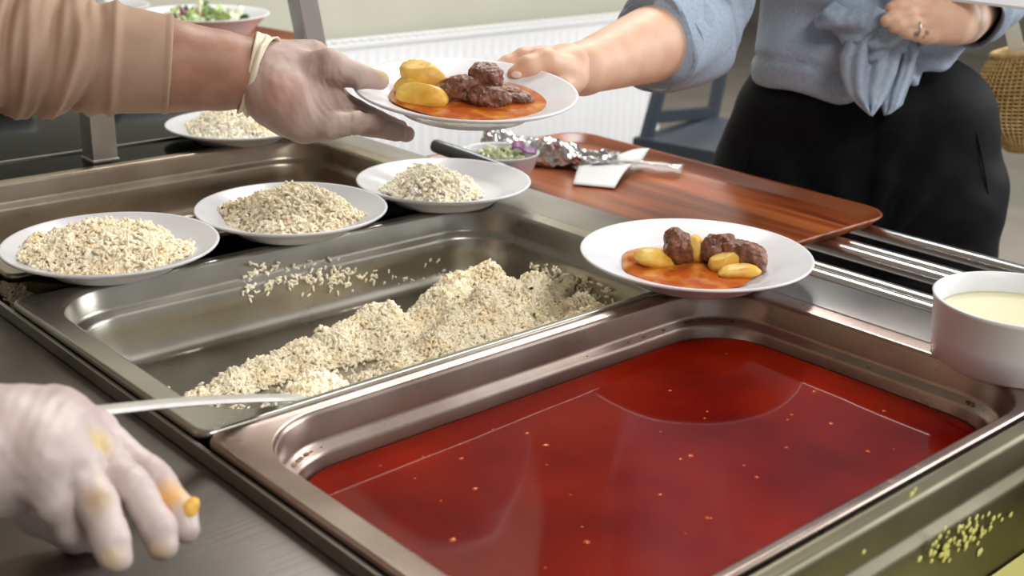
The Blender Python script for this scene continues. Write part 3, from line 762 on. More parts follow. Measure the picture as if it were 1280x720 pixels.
# cutlery pouch: crumpled foil sleeve, paper label and clear tail; laid along the tray
def tz(px, py, z):
    dv = P(px, py, 1.0) - CAM; return CAM + dv * ((z - CAM[2]) / dv[2])
zt = TZ + .003
pouch = thing('cutlery_pouch', 'crumpled foil cutlery pouch with paper label and clear tail on the tray', 'pouch', tz(740, 208, zt))
A = tz(606, 186, zt + .012); B = tz(772, 206, zt + .008); Cc = tz(853, 214, zt + .004)
dAB = (Cc - A) / np.linalg.norm(Cc - A); nAB = np.cross(np.array([0, 0, 1.]), dAB); nAB /= np.linalg.norm(nAB)
rgp = np.random.default_rng(3)
def foil_fn(u, v):
    th = 2 * math.pi * v; c = A + (B - A) * u
    w = (.040 * (1 - .55 * u) + .006 * math.sin(9 * u)); hgt = .027 * (1 - .55 * u) + .003 * math.sin(13 * u + 1)
    k = 1 + .22 * math.sin(5 * th + 6 * u) * math.sin(11 * u + 2) + .12 * math.sin(9 * th + 23 * u)
    q = c + nAB * w * k * math.cos(th) * .8 + np.array([0, 0, 1]) * hgt * k * math.sin(th)
    q[2] = max(q[2], zt); return q
V = []; F = []; nu, nv = 56, 40
for i in range(nu + 1):
    for j in range(nv): V.append(foil_fn(i / nu, j / nv))
for i in range(nu):
    for j in range(nv): F.append((i * nv + j, (i + 1) * nv + j, (i + 1) * nv + (j + 1) % nv, i * nv + (j + 1) % nv))
F.append(tuple(range(nv - 1, -1, -1))); F.append(tuple(nu * nv + j for j in range(nv)))
V = np.array(V); nn = noise3(V, 160, 2); V = V + nAB * (nn * .003)[:, None]; V[:, 2] = np.maximum(V[:, 2] + noise3(V, 190, 5) * .003, zt)
mk('foil_sleeve', V, F, MT['foil'], pouch, smooth=False)
sheet('clear_tail', lambda u, v: B + (Cc - B) * u + nAB * (v - .5) * .044 * (1 + .10 * math.sin(9 * u)) + np.array([0, 0, .003 + .006 * math.sin(3.1 * v) * (1 - .35 * u) + .0012 * math.sin(16 * u + 5 * v)]), 16, 8, MT['plastic'], pouch, .0006)
t0, t1 = B + (Cc - B) * .02, B + (Cc - B) * .97
for k in (.002,): tube('cutlery_stem', [t0 - dAB * .03 + nAB * k + np.array([0, 0, .006]), t1 + nAB * k * .6 + np.array([0, 0, .005])], [.0018, .0022], MT['chrome'], pouch)
q0, q1, q2, q3 = tz(716, 231, zt + .001), tz(768, 236, zt + .001), tz(726, 204, zt + .006), tz(790, 208, zt + .010)
sheet('paper_label', lambda u, v: (q0 * (1 - u) + q1 * u) * (1 - v) + (q2 * (1 - u) + q3 * u) * v + np.array([0, 0, .003 * math.sin(2.6 * v) + .002 * u * math.sin(3 * v) + .001]), 10, 10, MT['paper'], pouch, .0006)
q4, q5, q6, q7 = tz(735, 205, zt + .013), tz(800, 204, zt + .013), tz(775, 193, zt + .016), tz(812, 186, zt + .018)
sheet('paper_label', lambda u, v: (q4 * (1 - u) + q5 * u) * (1 - v) + (q6 * (1 - u) + q7 * u) * v + np.array([0, 0, .003 * math.sin(3 * u)]), 10, 8, MT['paper'], pouch, .0006)
h0, h1 = tz(541, 181, .012), tz(598, 201, -.004)
hd = (h1 - h0) / np.linalg.norm(h1 - h0)
ut = tube('utensil_handle', [h0 - hd * .002, h0, h0 + hd * .004, h0 + hd * .03, h1, h1 + hd * .05], [.004, .0072, .0086, .0090, .0086, .007], MT['greyhandle'])
tag(ut, 'dark grey rounded utensil handle behind the small salad bowl', 'utensil')

# serving spoon in the rice
s0 = P(40, 524, .665); s2 = tz(374, 497, -.013)
sp = thing('serving_spoon', 'flat steel serving spoon reaching from the gloved hand into the rice pan', 'spoon', s2)
sd_ = (s2 - s0) / np.linalg.norm(s2 - s0); sn = np.cross(sd_, np.array([0, 0, 1.])); sn /= np.linalg.norm(sn); su = np.cross(sn, sd_)
V, F = [], []
for i in range(25):
    u = i / 24; c = s0 + (s2 - s0) * u + su * .003 * math.sin(math.pi * u)
    w = .0062 + .0018 * u; t = .0016
    for (a, b) in ((-1, -.4), (-.9, 1), (0, 1.6), (.9, 1), (1, -.4), (.8, -1), (-.8, -1)): V.append(c + sn * w * a + su * t * b)
for i in range(24):
    for k in range(7): F.append((i * 7 + k, i * 7 + (k + 1) % 7, (i + 1) * 7 + (k + 1) % 7, (i + 1) * 7 + k))
F.append(tuple(range(6, -1, -1))); F.append(tuple(24 * 7 + k for k in range(7)))
mk('handle', V, F, MT['steel_post'], sp, sharp=50)
bc = s2 + np.array([.027, .024, -.016])
V, F = [], []; nr_, ns_ = 6, 28
for i in range(nr_ + 1):
    for k in range(ns_):
        th = 2 * math.pi * k / ns_; r = i / nr_
        V.append((bc[0] + .034 * r * math.cos(th), bc[1] + .021 * r * math.sin(th), bc[2] - .011 * (1 - r * r)))
for i in range(nr_):
    for k in range(ns_): F.append((i * ns_ + k, (i + 1) * ns_ + k, (i + 1) * ns_ + (k + 1) % ns_, i * ns_ + (k + 1) % ns_))
o = mk('spoon_bowl', V, F, MT['steel'], sp); md = o.modifiers.new('thickness', 'SOLIDIFY'); md.thickness = .0012
rice_obj('rice_heap', mound(bc[0], bc[1], bc[2] - .006, .032, .022, .022, 0.1, 14), (bc[0] - .04, bc[0] + .04, bc[1] - .035, bc[1] + .035), 3200, bc[2] - .004, MT['cooked_light'], 'small clump of rice on the end of the serving spoon', 77, spice=0, n=50)

# ---- sneeze guard posts, far dishes, second tray
sg = thing('sneeze_guard', 'steel sneeze guard frame with square posts standing on the counter', 'sneeze guard', (.4, .76, 0))
bmp = boxbm(-.0155, .0155, -.0155, .0155, 0, .50, .002); o = bmobj('post', bmp, MT['steel_post'], sg, smooth=True, sharp=35)
o.matrix_parent_inverse = Matrix.Identity(4); o.location = Vector((.270, .742, -.004)) - Vector(sg.location)
box('post_foot', .2535, .2865, .7255, .7585, -.004, .0015, MT['chrome'], sg)
pA = np.array([.632, .80, -.004]); pB = np.array([.555, .80, .50]); 
pA = np.array([.5835 + .0, .82, -.004])
dv = P(378, 0, 1.0) - CAM; qq = CAM + dv * ((.82 - CAM[1]) / dv[1]); dv = P(389, 55, 1.0) - CAM; q2_ = CAM + dv * ((.82 - CAM[1]) / dv[1])
di = (qq - q2_) / np.linalg.norm(qq - q2_); pA = q2_ - di * ((q2_[2] + .004) / di[2]); pB = q2_ + di * .45
def bar(name, a, b, w, t, m, parent, side):
    a = np.array(a); b = np.array(b); d = (b - a) / np.linalg.norm(b - a); s = np.array(side, float); s -= d * (s @ d); s /= np.linalg.norm(s); q = np.cross(d, s)
    V = [p + s * w / 2 * i + q * t / 2 * j for p in (a, b) for (i, j) in ((-1, -1), (1, -1), (1, 1), (-1, 1))]
    bm = bmesh.new(); vs = [bm.verts.new(v) for v in V]
    for f in ((3, 2, 1, 0), (4, 5, 6, 7), (0, 1, 5, 4), (1, 2, 6, 5), (2, 3, 7, 6), (3, 0, 4, 7)): bm.faces.new([vs[i] for i in f])
    bmesh.ops.bevel(bm, geom=bm.edges[:], offset=min(w, t) * .08, segments=2, affect='EDGES')
    return bmobj(name, bm, m, parent, smooth=True, sharp=35)
bar('slanted_post', pA, pB, .032, .032, MT['steel_post'], sg, (1, -.05, 0))
bar('cross_bar', (.262, .748, .485), pB, .026, .026, MT['steel'], sg, (0, 1, 0))
for (a, b, hh, lab) in (((.13, 1.06), (.33, 1.15), .045, 'white shallow dish in the shade left of the steel post'), ((.43, 1.05), (.57, 1.14), .045, 'white shallow dish in the shade right of the steel post')):
    R = [[(x, y, z - .004) for x, y in rrect(a[0] + k, b[0] - k, a[1] + k, b[1] - k, .02, 5)] for k, z in ((.03, .0), (.012, .001), (.004, hh * .5), (0, hh), (.003, hh + .001), (.008, hh * .5), (.016, .005))]
    tag(loops('serving_dish', R, MT['ceramic'], capfirst=True), lab, 'dish', 'white dishes on the black glass')
cab = thing('end_cabinet', 'steel cabinet at the far end of the line, behind the gloved arm', 'cabinet', (.7, 1.5, FZ))
box('cabinet_body', .604, .875, 1.24, 1.76, FZ, -.02, SC, cab, .003); box('cabinet_top', .602, .885, 1.23, 1.77, -.02, .012, MT['steel'], cab, .003)
tray('reddish wood-print tray under the salad plates at the far end', .60, .905, 1.24, 1.74, .0125, RD(8))
sp1 = np.array([.775, 1.405, .0155]); sp2 = np.array([.66, 1.63, .0155])
plate('white plate of salad above the bare wrist, on the far tray', sp1, R=.118, h=.050, group='salad plates on the far tray')
plate('white plate of salad at the top left, further back on the far tray', sp2, R=.110, h=.048, group='salad plates on the far tray')
salad(sp1 + np.array([.0, .0, .030]), .075, .03, 21, 'leafy salad on the plate above the bare wrist', [('salad', 'cabbage', 30, .03), ('lettuce_leaves', 'leaf', 18, .034), ('herb_leaves', 'darkleaf', 14, .030), ('carrot_shreds', 'carrot', 8, .022), ('purple_shreds', 'purple', 3, .03)])
salad(sp2 + np.array([.0, .0, .028]), .06, .03, 23, 'green salad on the further plate at the top left', [('salad', 'leaf', 30, .03), ('herb_leaves', 'darkleaf', 14, .028)])

# ---- chair by the radiator
chair = thing('dining_chair', 'dark slate metal chair standing right of the radiator', 'chair', (2.3, 1.35, FZ))
ca = P(803, 190, 3.15); cb = P(884, 178, 3.42); ct = P(836, 70, 3.15); cu = P(917, 12, 3.42)
wdir = (cb - ca); wdir[2] = 0; wl = np.linalg.norm(wdir); wdir /= wl; bd = np.cross(wdir, np.array([0, 0, 1.]))
bd = bd if bd @ FW < 0 else -bd
sz_ = ca[2] + .035
def cpt(s, back, z): return ca * np.array([1, 1, 0]) + wdir * wl * s + bd * back + np.array([0, 0, z])
for s in (0, 1):
    base = (ca, cb)[s]; top = (ct, cu)[s]; dd = (top - base) / np.linalg.norm(top - base); tp = base + dd * .40
    bar('back_post', base - np.array([0, 0, .0]), tp, .034, .024, MT['slate'], chair, wdir)
    bar('leg', (base[0], base[1], FZ), base + np.array([0, 0, .02]), .030, .024, MT['slate'], chair, wdir)
    bar('leg', (base[0] + bd[0] * .38, base[1] + bd[1] * .38, FZ), (base[0] + bd[0] * .36, base[1] + bd[1] * .36, sz_), .030, .024, MT['slate'], chair, wdir)
m0 = ca + (ct - ca) * .36; m1 = cb + (cu - cb) * .23; bar('back_rail', m0, m1, .022, .03, MT['slate'], chair, bd)
d0 = (ct - ca) / np.linalg.norm(ct - ca); d1 = (cu - cb) / np.linalg.norm(cu - cb)
bar('top_rail', ca + d0 * .385, cb + d1 * .385, .026, .05, MT['slate'], chair, bd)
bar('seat', cpt(.5, -.02, sz_ - .012), cpt(.5, .40, sz_ - .012), wl + .04, .03, MT['slate'], chair, wdir)
bar('stretcher', cpt(0, .02, FZ + .18), cpt(0, .36, FZ + .18), .02, .02, MT['slate'], chair, wdir); bar('stretcher', cpt(1, .02, FZ + .18), cpt(1, .36, FZ + .18), .02, .02, MT['slate'], chair, wdir)

# ================================================================== PEOPLE
def hand_net(palm, fingers, lo, hi, h, kp=.012, kf=.010):
    """palm: list of ('c',a,b,ra,rb) / ('e',c,r,R); fingers: list of (pts, radii)"""
    def fn(p):
        d = None
        for q in palm:
            e = sd_cone(p, *q[1:]) if q[0] == 'c' else sd_ell(p, *q[1:])
            d = e if d is None else smin(d, e, kp)
        out = d
        for pts, rad in fingers:
            out = np.minimum(out, smin(d, chain(p, pts, rad), kf))
        return out
    return nets(fn, lo, hi, h)
def bounds(palm, fingers, pad=.012):
    pts = []
    for q in palm:
        if q[0] == 'c': pts += [np.array(q[1]) - max(q[3:]), np.array(q[1]) + max(q[3:]), np.array(q[2]) - max(q[3:]), np.array(q[2]) + max(q[3:])]
        else: pts += [np.array(q[1]) - max(q[2]), np.array(q[1]) + max(q[2])]
    for pp, rr in fingers:
        for a, r in zip(pp, rr): pts += [np.array(a) - r, np.array(a) + r]
    pts = np.array(pts); return pts.min(0) - pad, pts.max(0) + pad
def snap(V, px, py):
    d = P(px, py, 1.0) - CAM; d /= np.linalg.norm(d); q = V - CAM; t = q @ d; e = np.linalg.norm(q - t[:, None] * d, axis=1)
    k = e < .004
    if not k.any(): return V[np.argmin(e)]
    W_ = V[k]; return W_[np.argmin(t[k])]
def wrinkle(V, F, amp, scale, seed, folds=()):
    N = vnormals(V, F); d = amp * noise3(V, scale, seed) + amp * .5 * noise3(V, scale * 2.3, seed + 4)
    for c, rad, dr, fr, a in folds:
        q = V - c; d = d + a * (np.sin(q @ dr * fr + 1.5 * noise3(V, 50, seed + 2)) ** 3) * np.exp(-(q ** 2).sum(1) / rad ** 2)
    return V + N * d[:, None]
def ring_tube(name, path, rad, m, parent, seg=40, disp=None, sq=(1., 1.), cap=False):
    """tube with per-point radius and displacement disp(u,theta)->metres"""
    path = [np.array(p, float) for p in path]; n = len(path); V, F = [], []; prev = None
    for i, p in enumerate(path):
        t = path[min(i + 1, n - 1)] - path[max(i - 1, 0)]; t /= np.linalg.norm(t)
        a = np.array([0, 0, 1.]) if prev is None else prev
        a = a - t * (a @ t); a /= np.linalg.norm(a); b = np.cross(t, a); prev = a
        for k in range(seg):
            th = 2 * math.pi * k / seg; r = rad[i] + (disp(i / (n - 1), th) if disp else 0)
            V.append(p + r * (a * math.cos(th) * sq[0] + b * math.sin(th) * sq[1]))
    for i in range(n - 1):
        for k in range(seg): F.append((i * seg + k, i * seg + (k + 1) % seg, (i + 1) * seg + (k + 1) % seg, (i + 1) * seg + k))
    if cap: F.append(tuple(range(seg - 1, -1, -1))); F.append(tuple((n - 1) * seg + k for k in range(seg)))
    o = mk(name, V, F, m, parent)
    if not cap:
        s = o.modifiers.new('thickness', 'SOLIDIFY'); s.thickness = .0016; s.offset = -1
    return o
def lerp_path(pts, rads, n):
    pts = [np.array(p, float) for p in pts]; out, rr = [], []
    # Catmull-Rom
    ext = [2 * pts[0] - pts[1]] + pts + [2 * pts[-1] - pts[-2]]; re = [rads[0]] + list(rads) + [rads[-1]]
    segs = len(pts) - 1
    for i in range(n):
        t = i / (n - 1) * segs; k = min(int(t), segs - 1); f = t - k
        p0, p1, p2, p3 = ext[k:k + 4]; out.append(.5 * (2 * p1 + (p2 - p0) * f + (2 * p0 - 5 * p1 + 4 * p2 - p3) * f * f + (3 * p1 - p0 - 3 * p2 + p3) * f ** 3))
        r1, r2 = re[k + 1], re[k + 2]; rr.append(r1 + (r2 - r1) * f)
    return out, rr
def head_net(c, fwd, s=1.0):
    """head about 22 cm tall with brow, nose, chin, ears; c = centre, fwd = unit facing vector"""
    fwd = np.array([fwd[0], fwd[1], 0.]); fwd /= np.linalg.norm(fwd); lat = np.array([fwd[1], -fwd[0], 0]); up = np.array([0, 0, 1.])
    L = lambda a, b, z: c + (lat * a + fwd * b + up * z) * s
    R = np.stack([lat, fwd, up], 1)
    def fn(p):
        d = sd_ell(p, L(0, -.012, .025), (.076 * s, .094 * s, .088 * s), R)
        d = smin(d, sd_ell(p, L(0, .018, -.045), (.056 * s, .066 * s, .068 * s), R), .04)
        d = smin(d, sd_ell(p, L(0, .062, -.088), (.022 * s, .022 * s, .020 * s)), .03)
        d = smin(d, sd_cone(p, L(0, .082, .012), L(0, .104, -.026), .008 * s, .013 * s), .012)
        for k in (-1, 1):
            d = smin(d, sd_ell(p, L(k * .078, -.012, -.008), (.010 * s, .020 * s, .031 * s), R), .008)
            d = smin(d, sd_cone(p, L(k * .012, .082, .026), L(k * .05, .066, .026), .009 * s, .007 * s), .012)
            d = np.maximum(d, -sd_ell(p, L(k * .032, .094, .008), (.015 * s, .014 * s, .010 * s)) * 1.0)
        d = smin(d, sd_cone(p, L(0, -.02, -.07), L(0, -.035, -.19), .052 * s, .056 * s), .03)
        return d
    V, F = nets(fn, c - .22 * s, c + .14 * s, .005)
    return V, F, L, R
def add_face(parent, L, R, s=1.0):
    for k in (-1, 1):
        for nm, m, off, r in (('eye', MT['eye'], .079, .0115), ('iris', MT['iris'], .0868, .0048)):
            bm = bmesh.new(); bmesh.ops.create_uvsphere(bm, u_segments=16, v_segments=10, radius=r * s)
            for v in bm.verts: v.co = v.co + Vector(L(k * .031, off, .008))
            bmobj(nm, bm, m, parent, smooth=True)
        tube('eyebrow', [L(k * .014, .092, .034), L(k * .032, .088, .038), L(k * .050, .074, .033)], [.003, .0034, .002], MT['hair'], parent)
    tube('mouth', [L(-.024, .078, -.056), L(-.008, .088, -.054), L(.008, .088, -.054), L(.024, .078, -.056)], [.003, .0062, .0062, .003], MT['lip'], parent)

# ------------------------------------------------------------------ the server
skin = MT['skin_server']
LH = dict(
    palm=[('c', P(318, 92, 1.10), P(345, 100, 1.105), .0310, .0310), ('c', P(330, 106, 1.10), P(366, 138, 1.095), .0270, .0250), ('c', P(345, 80, 1.12), P(390, 72, 1.132), .0225, .0165),
          ('e', P(352, 122, 1.085), (.030, .030, .026)), ('c', P(368, 130, 1.10), P(388, 152, 1.088), .0215, .0170), ('c', P(365, 100, 1.12), P(392, 118, 1.125), .021, .018), ('c', P(385, 96, 1.11), P(412, 122, 1.108), .016, .012)],
    fingers=[([P(372, 92, 1.100), P(410, 83, 1.094), P(444, 94, 1.104), P(474, 100, 1.114)], [.0175, .0148, .0112, .0088]),
             ([P(388, 112, 1.12), P(418, 122, 1.122), P(446, 138, 1.145), P(500, 160, 1.175)], [.0140, .0110, .0090, .0080]),
             ([P(388, 130, 1.105), P(428, 140, 1.108), P(462, 154, 1.130), P(508, 168, 1.155)], [.0140, .0112, .0092, .0080]),
             ([P(385, 148, 1.092), P(428, 152, 1.090), P(462, 156, 1.105), P(498, 166, 1.125)], [.0145, .0118, .0098, .0082]),
             ([P(378, 156, 1.082), P(412, 158, 1.076), P(440, 154, 1.080), P(468, 153, 1.092)], [.0135, .0112, .0095, .0080])])
RHN = dict(
    palm=[('c', P(-40, 575, .655), P(10, 560, .665), .0300, .0320), ('c', P(5, 545, .672), P(72, 522, .682), .0270, .0165), ('c', P(5, 580, .650), P(62, 572, .648), .0270, .0190), ('c', P(5, 560, .66), P(82, 540, .668), .0290, .0170)],
    fingers=[([P(66, 512, .690), P(122, 537, .692), P(190, 598, .682), P(226, 640, .672), P(232, 662, .668)], [.0125, .0102, .0094, .0086, .0080]),
             ([P(78, 530, .676), P(120, 562, .674), P(168, 614, .660), P(196, 660, .650), P(203, 682, .648)], [.0128, .0108, .0098, .0092, .0086]),
             ([P(74, 556, .658), P(100, 588, .652), P(124, 632, .640), P(138, 676, .630), P(143, 696, .628)], [.0128, .0108, .0098, .0092, .0088]),
             ([P(52, 585, .640), P(70, 628, .640), P(92, 662, .648), P(112, 672, .66)], [.0120, .0098, .0090, .0080]),
             ([P(10, 590, .69), P(48, 640, .70), P(95, 668, .705), P(140, 660, .71)], [.016, .0125, .0105, .009])])
orange = s2l((232, 176, 80))
gl_l = mat('glove_left', s2l((178, 152, 142)), .55, spec=.3, col2=s2l((204, 184, 174)), nscale=26, stretch=(1, 1, 1), bump=.35, bscale=70, sss=.1, ramp=(.4, .75),
           spots=[(P(476, 94, 1.11), .007, s2l((206, 186, 96)), .8), (P(352, 118, 1.06), .026, s2l((196, 148, 134)), .8)])
gl_r = mat('glove_right', s2l((190, 170, 168)), .45, col2=s2l((212, 198, 194)), nscale=26, bump=.3, bscale=60, sss=.1, ramp=(.35, .7),
           spots=[(P(120, 556, .66), .011, s2l((214, 190, 110)), .8), (P(136, 584, .64), .009, s2l((206, 178, 108)), .7), (P(122, 624, .63), .010, s2l((190, 158, 110)), .8), (P(214, 622, .67), .012, orange, .85), (P(138, 700, .62), .008, s2l((222, 190, 110)), .5), (P(196, 692, .64), .008, s2l((222, 190, 110)), .6)])
# torso leaning over the ledge (outside the picture), shoulders, arms
SS_L = np.array([-.25, .42, .45]); SS_R = np.array([-.29, .02, .45]); EL_L = P(-250, 36, .985); EL_R = np.array([-.40, -.10, .20])
WR_L = P(305, 91, 1.095); WR_R = P(-25, 568, .66)
def srv(p):
    d = sd_cone(p, (-.40, .22, -.02), (-.38, .22, .30), .135, .150)
    d = smin(d, sd_cone(p, (-.33, .10, .40), (-.31, .34, .40), .095, .095), .10)
    d = smin(d, sd_cone(p, (-.40, .14, -.10), (-.40, .30, -.10), .13, .13), .06)
    d = smin(d, sd_cone(p, (-.40, .14, -.12), (-.41, .13, -.80), .085, .05), .05)
    d = smin(d, sd_cone(p, (-.40, .30, -.12), (-.41, .31, -.80), .085, .05), .05)
    for k in (.13, .31): d = smin(d, sd_cone(p, (-.42, k, FZ + .045), (-.29, k, FZ + .035), .042, .034), .04)
    d = smin(d, sd_cone(p, SS_L, EL_L, .062, .046), .04); d = smin(d, sd_cone(p, SS_R, EL_R, .062, .046), .04)
    d = smin(d, sd_cone(p, (-.32, .22, .45), (-.27, .22, .58), .058, .054), .05)
    return d
V1, F1 = nets(srv, (-.60, -.22, FZ - .02), (.06, .62, .66), .011)
pts = [EL_L, P(0, 55, 1.03), P(213, 82, 1.07), P(275, 88, 1.085), WR_L, P(330, 96, 1.10)]
V2, F2 = nets(lambda p: chain(p, pts, [.046, .046, .0395, .0345, .0310, .0295], .003), np.min(pts, 0) - .06, np.max(pts, 0) + .06, .004)
ptr = [EL_R, (EL_R + WR_R) / 2, WR_R, P(10, 562, .665)]
V3, F3 = nets(lambda p: chain(p, ptr, [.043, .040, .031, .029], .003), np.min(ptr, 0) - .06, np.max(ptr, 0) + .06, .005)
hc = np.array([-.255, .22, .665]); V4, F4, HL, HRm = head_net(hc, (1., -.1))
parts = [(V1, F1), (V2, F2), (V3, F3), (V4, F4)]
off = 0; VV, FF = [], []
for v, f in parts: VV.append(v); FF.append(f + off); off += len(v)
server = tag(fastmesh('person', np.concatenate(VV), np.concatenate(FF), skin), 'server in beige long sleeves and thin gloves passing a plate from the left', 'person')
v, f = hand_net(**LH, lo=bounds(**LH)[0], hi=bounds(**LH)[1], h=.0019)
v = wrinkle(v, f, .0005, 110, 3, [(P(408, 132, 1.09), .022, RT * .9 + UP * .42, 420, .0030), (P(404, 96, 1.09), .014, RT, 380, .0022), (P(440, 150, 1.085), .02, RT, 420, .0014), (P(335, 110, 1.07), .03, RT, 260, .0006)])
tag(fastmesh('glove', v, f, gl_l, server), 'thin translucent glove on the hand holding the plate')
v, f = hand_net(**RHN, lo=bounds(**RHN)[0], hi=bounds(**RHN)[1], h=.0019)
v = wrinkle(v, f, .0006, 90, 6, [(P(60, 540, .66), .03, RT, 300, .0010), (P(150, 580, .66), .03, RT * .7 - UP * .7, 330, .0010)])
tag(fastmesh('glove', v, f, gl_r, server), 'thin glove with orange sauce stains on the hand with the spoon')
# rolled glove cuff
cpath, crad = lerp_path([P(316, 92, 1.10) - (P(330, 96, 1.10) - P(300, 90, 1.09)) * .25, P(322, 94, 1.10), P(331, 97, 1.10)], [.0345, .0352, .0345], 10)
cuffm = mat('glove_cuff_roll', s2l((232, 222, 198)), .5)
ring_tube('glove_cuff', cpath, crad, cuffm, server, 48, disp=lambda u, th: .0012 * math.sin(3 * th + 9 * u) + .0010 * math.cos(u * 12), sq=(1.04, 1.0))
# sleeve of the far arm: bunched cloth left, plain cuff band right
sp_, sr_ = lerp_path([SS_L, EL_L, P(-100, 46, 1.01), P(20, 58, 1.035), P(120, 71, 1.052), P(213, 81, 1.07)], [.078, .066, .065, .0580, .0478, .0412], 170)
def wr(u, th):
    k = max(0, min(1, (.85 - u) / .08)) * (.35 + .65 * min(1, max(0, (u - .2) / .2)))
    s = u * 62 - 2.0 * math.sin(th + .9) + 1.1 * math.sin(2 * th + 9 * u)
    w = .0044 * k * (math.sin(s) ** 3 + .6 * math.sin(s * .47 + 2 * th)) + .0014 * k * math.sin(2.1 * s + 3 * th)
    return w + .0030 * math.exp(-((u - .845 - .006 * math.sin(th)) / .011) ** 2) + (.0010 if u > .985 else 0)
ring_tube('sleeve', sp_, sr_, MT['beige'], server, 72, disp=wr, sq=(1.0, 1.0))
p2, r2 = lerp_path([SS_R, EL_R, EL_R + (WR_R - EL_R) * .35], [.078, .058, .052], 50)
ring_tube('sleeve', p2, r2, MT['beige'], server, 40, disp=lambda u, th: .003 * math.sin(u * 40 + 2 * math.sin(th)))
def shirt(p):
    d = sd_cone(p, (-.40, .22, -.12), (-.38, .22, .30), .158, .162)
    d = smin(d, sd_cone(p, (-.33, .10, .40), (-.31, .34, .40), .108, .108), .10)
    for a, b in ((SS_L, EL_L), (SS_R, EL_R)): d = smin(d, sd_cone(p, a, a + (b - a) * .25, .080, .080), .05)
    return np.maximum(d, sd_cone(p, (-.30, .22, .50), (-.27, .22, .66), .075, .085) * -1)
v, f = nets(shirt, (-.62, -.14, -.26), (-.06, .58, .58), .010); fastmesh('shirt', v, f, MT['beige'], server)
def trous(p):
    d = sd_cone(p, (-.40, .14, -.10), (-.40, .30, -.10), .142, .142)
    for y0, y1 in ((.14, .13), (.30, .31)): d = smin(d, sd_cone(p, (-.40, y0, -.12), (-.41, y1, -.82), .097, .062), .04)
    return d
v, f = nets(trous, (-.60, -.05, FZ + .0), (-.2, .50, .06), .011); fastmesh('trousers', v, f, MT['black_cloth'], server)
V, F = nets(lambda p: np.maximum(sd_ell(p, HL(0, -.018, .03), (.088, .104, .098), HRm), -sd_ell(p, HL(0, .09, -.03), (.07, .075, .10), HRm)), hc - .16, hc + .16, .006)
fastmesh('hair', V, F, MT['hair'], server); add_face(server, HL, HRm)
o = blob('potato_crumb', P(238, 637, .667), (.0042, .0040, .0058), (.3, .4, .8), mat('crumb', s2l((244, 190, 84)), .5), 'yellow crumb of food stuck to the fingertips of the lower glove', 'crumb', None, 4, amp=.2, nscale=260, sub=3)

# ------------------------------------------------------------------ the customer
WB = P(1074, 200, 1.73); WB[2] = 0
Fd = np.array([-.78, -.626, 0]); Fd /= np.linalg.norm(Fd); Ld = np.array([Fd[1], -Fd[0], 0])     # Ld = her right-hand side
if Ld @ RT > 0: Ld = -Ld
def W(a, b, z): return WB + Ld * a + Fd * b + np.array([0, 0, z])
RW = np.stack([Ld, Fd, np.array([0, 0, 1.])], 1)
FS = fh - Ld * 0
EL1 = P(868, 36, 1.50); WR1 = P(728, 86, 1.285); SH1 = W(.165, -.02, .46)
SH2 = W(-.165, -.02, .46); EL2 = P(1238, -24, 1.73); WR2 = P(1206, 30, 1.525)
RC = dict(
    palm=[('c', WR1 + (EL1 - WR1) * .14, P(706, 90, 1.262), .0285, .0215), ('c', P(712, 82, 1.265), P(684, 84, 1.245), .0200, .0150), ('c', P(712, 98, 1.255), P(700, 108, 1.235), .017, .013), ('c', P(706, 74, 1.28), P(676, 76, 1.27), .016, .013)],
    fingers=[([P(706, 88, 1.242), P(682, 77, 1.222), P(660, 84, 1.212), P(645, 93, 1.210)], [.0150, .0128, .0112, .0086]),
             ([P(680, 72, 1.272), P(654, 72, 1.268), P(634, 80, 1.262), P(617, 88, 1.252)], [.0120, .0096, .0082, .0066]),
             ([P(684, 80, 1.270), P(660, 84, 1.262), P(638, 94, 1.245), P(618, 104, 1.225)], [.0120, .0098, .0084, .0068]),
             ([P(694, 92, 1.258), P(672, 102, 1.245), P(650, 114, 1.228), P(632, 124, 1.212)], [.0118, .0094, .0082, .0066]),
             ([P(704, 104, 1.240), P(690, 116, 1.222), P(672, 128, 1.208), P(658, 136, 1.20)], [.0110, .0086, .0074, .0062])])
LC = dict(
    palm=[('c', WR2, P(1192, 24, 1.515), .0245, .0250), ('c', P(1198, 12, 1.515), P(1170, 8, 1.505), .0210, .0150), ('c', P(1194, 36, 1.510), P(1158, 40, 1.500), .0200, .0130), ('c', P(1195, 24, 1.515), P(1160, 24, 1.500), .0220, .0165)],
    fingers=[([P(1166, 6, 1.505), P(1140, 5, 1.495), P(1122, 8, 1.490), P(1114, 10, 1.488)], [.0125, .0095, .0082, .0072]),
             ([P(1162, 18, 1.500), P(1136, 18, 1.490), P(1116, 23, 1.486), P(1108, 26, 1.484)], [.0125, .0098, .0086, .0074]),
             ([P(1160, 32, 1.498), P(1140, 30, 1.488), P(1124, 32, 1.484), P(1118, 34, 1.484)], [.0120, .0094, .0082, .0070]),
             ([P(1160, 44, 1.498), P(1146, 42, 1.490), P(1134, 40, 1.488), P(1128, 39, 1.488)], [.0112, .0088, .0076, .0066]),
             ([P(1196, 6, 1.51), P(1180, -8, 1.50), P(1162, -14, 1.495), P(1148, -14, 1.49)], [.015, .012, .0098, .008])])
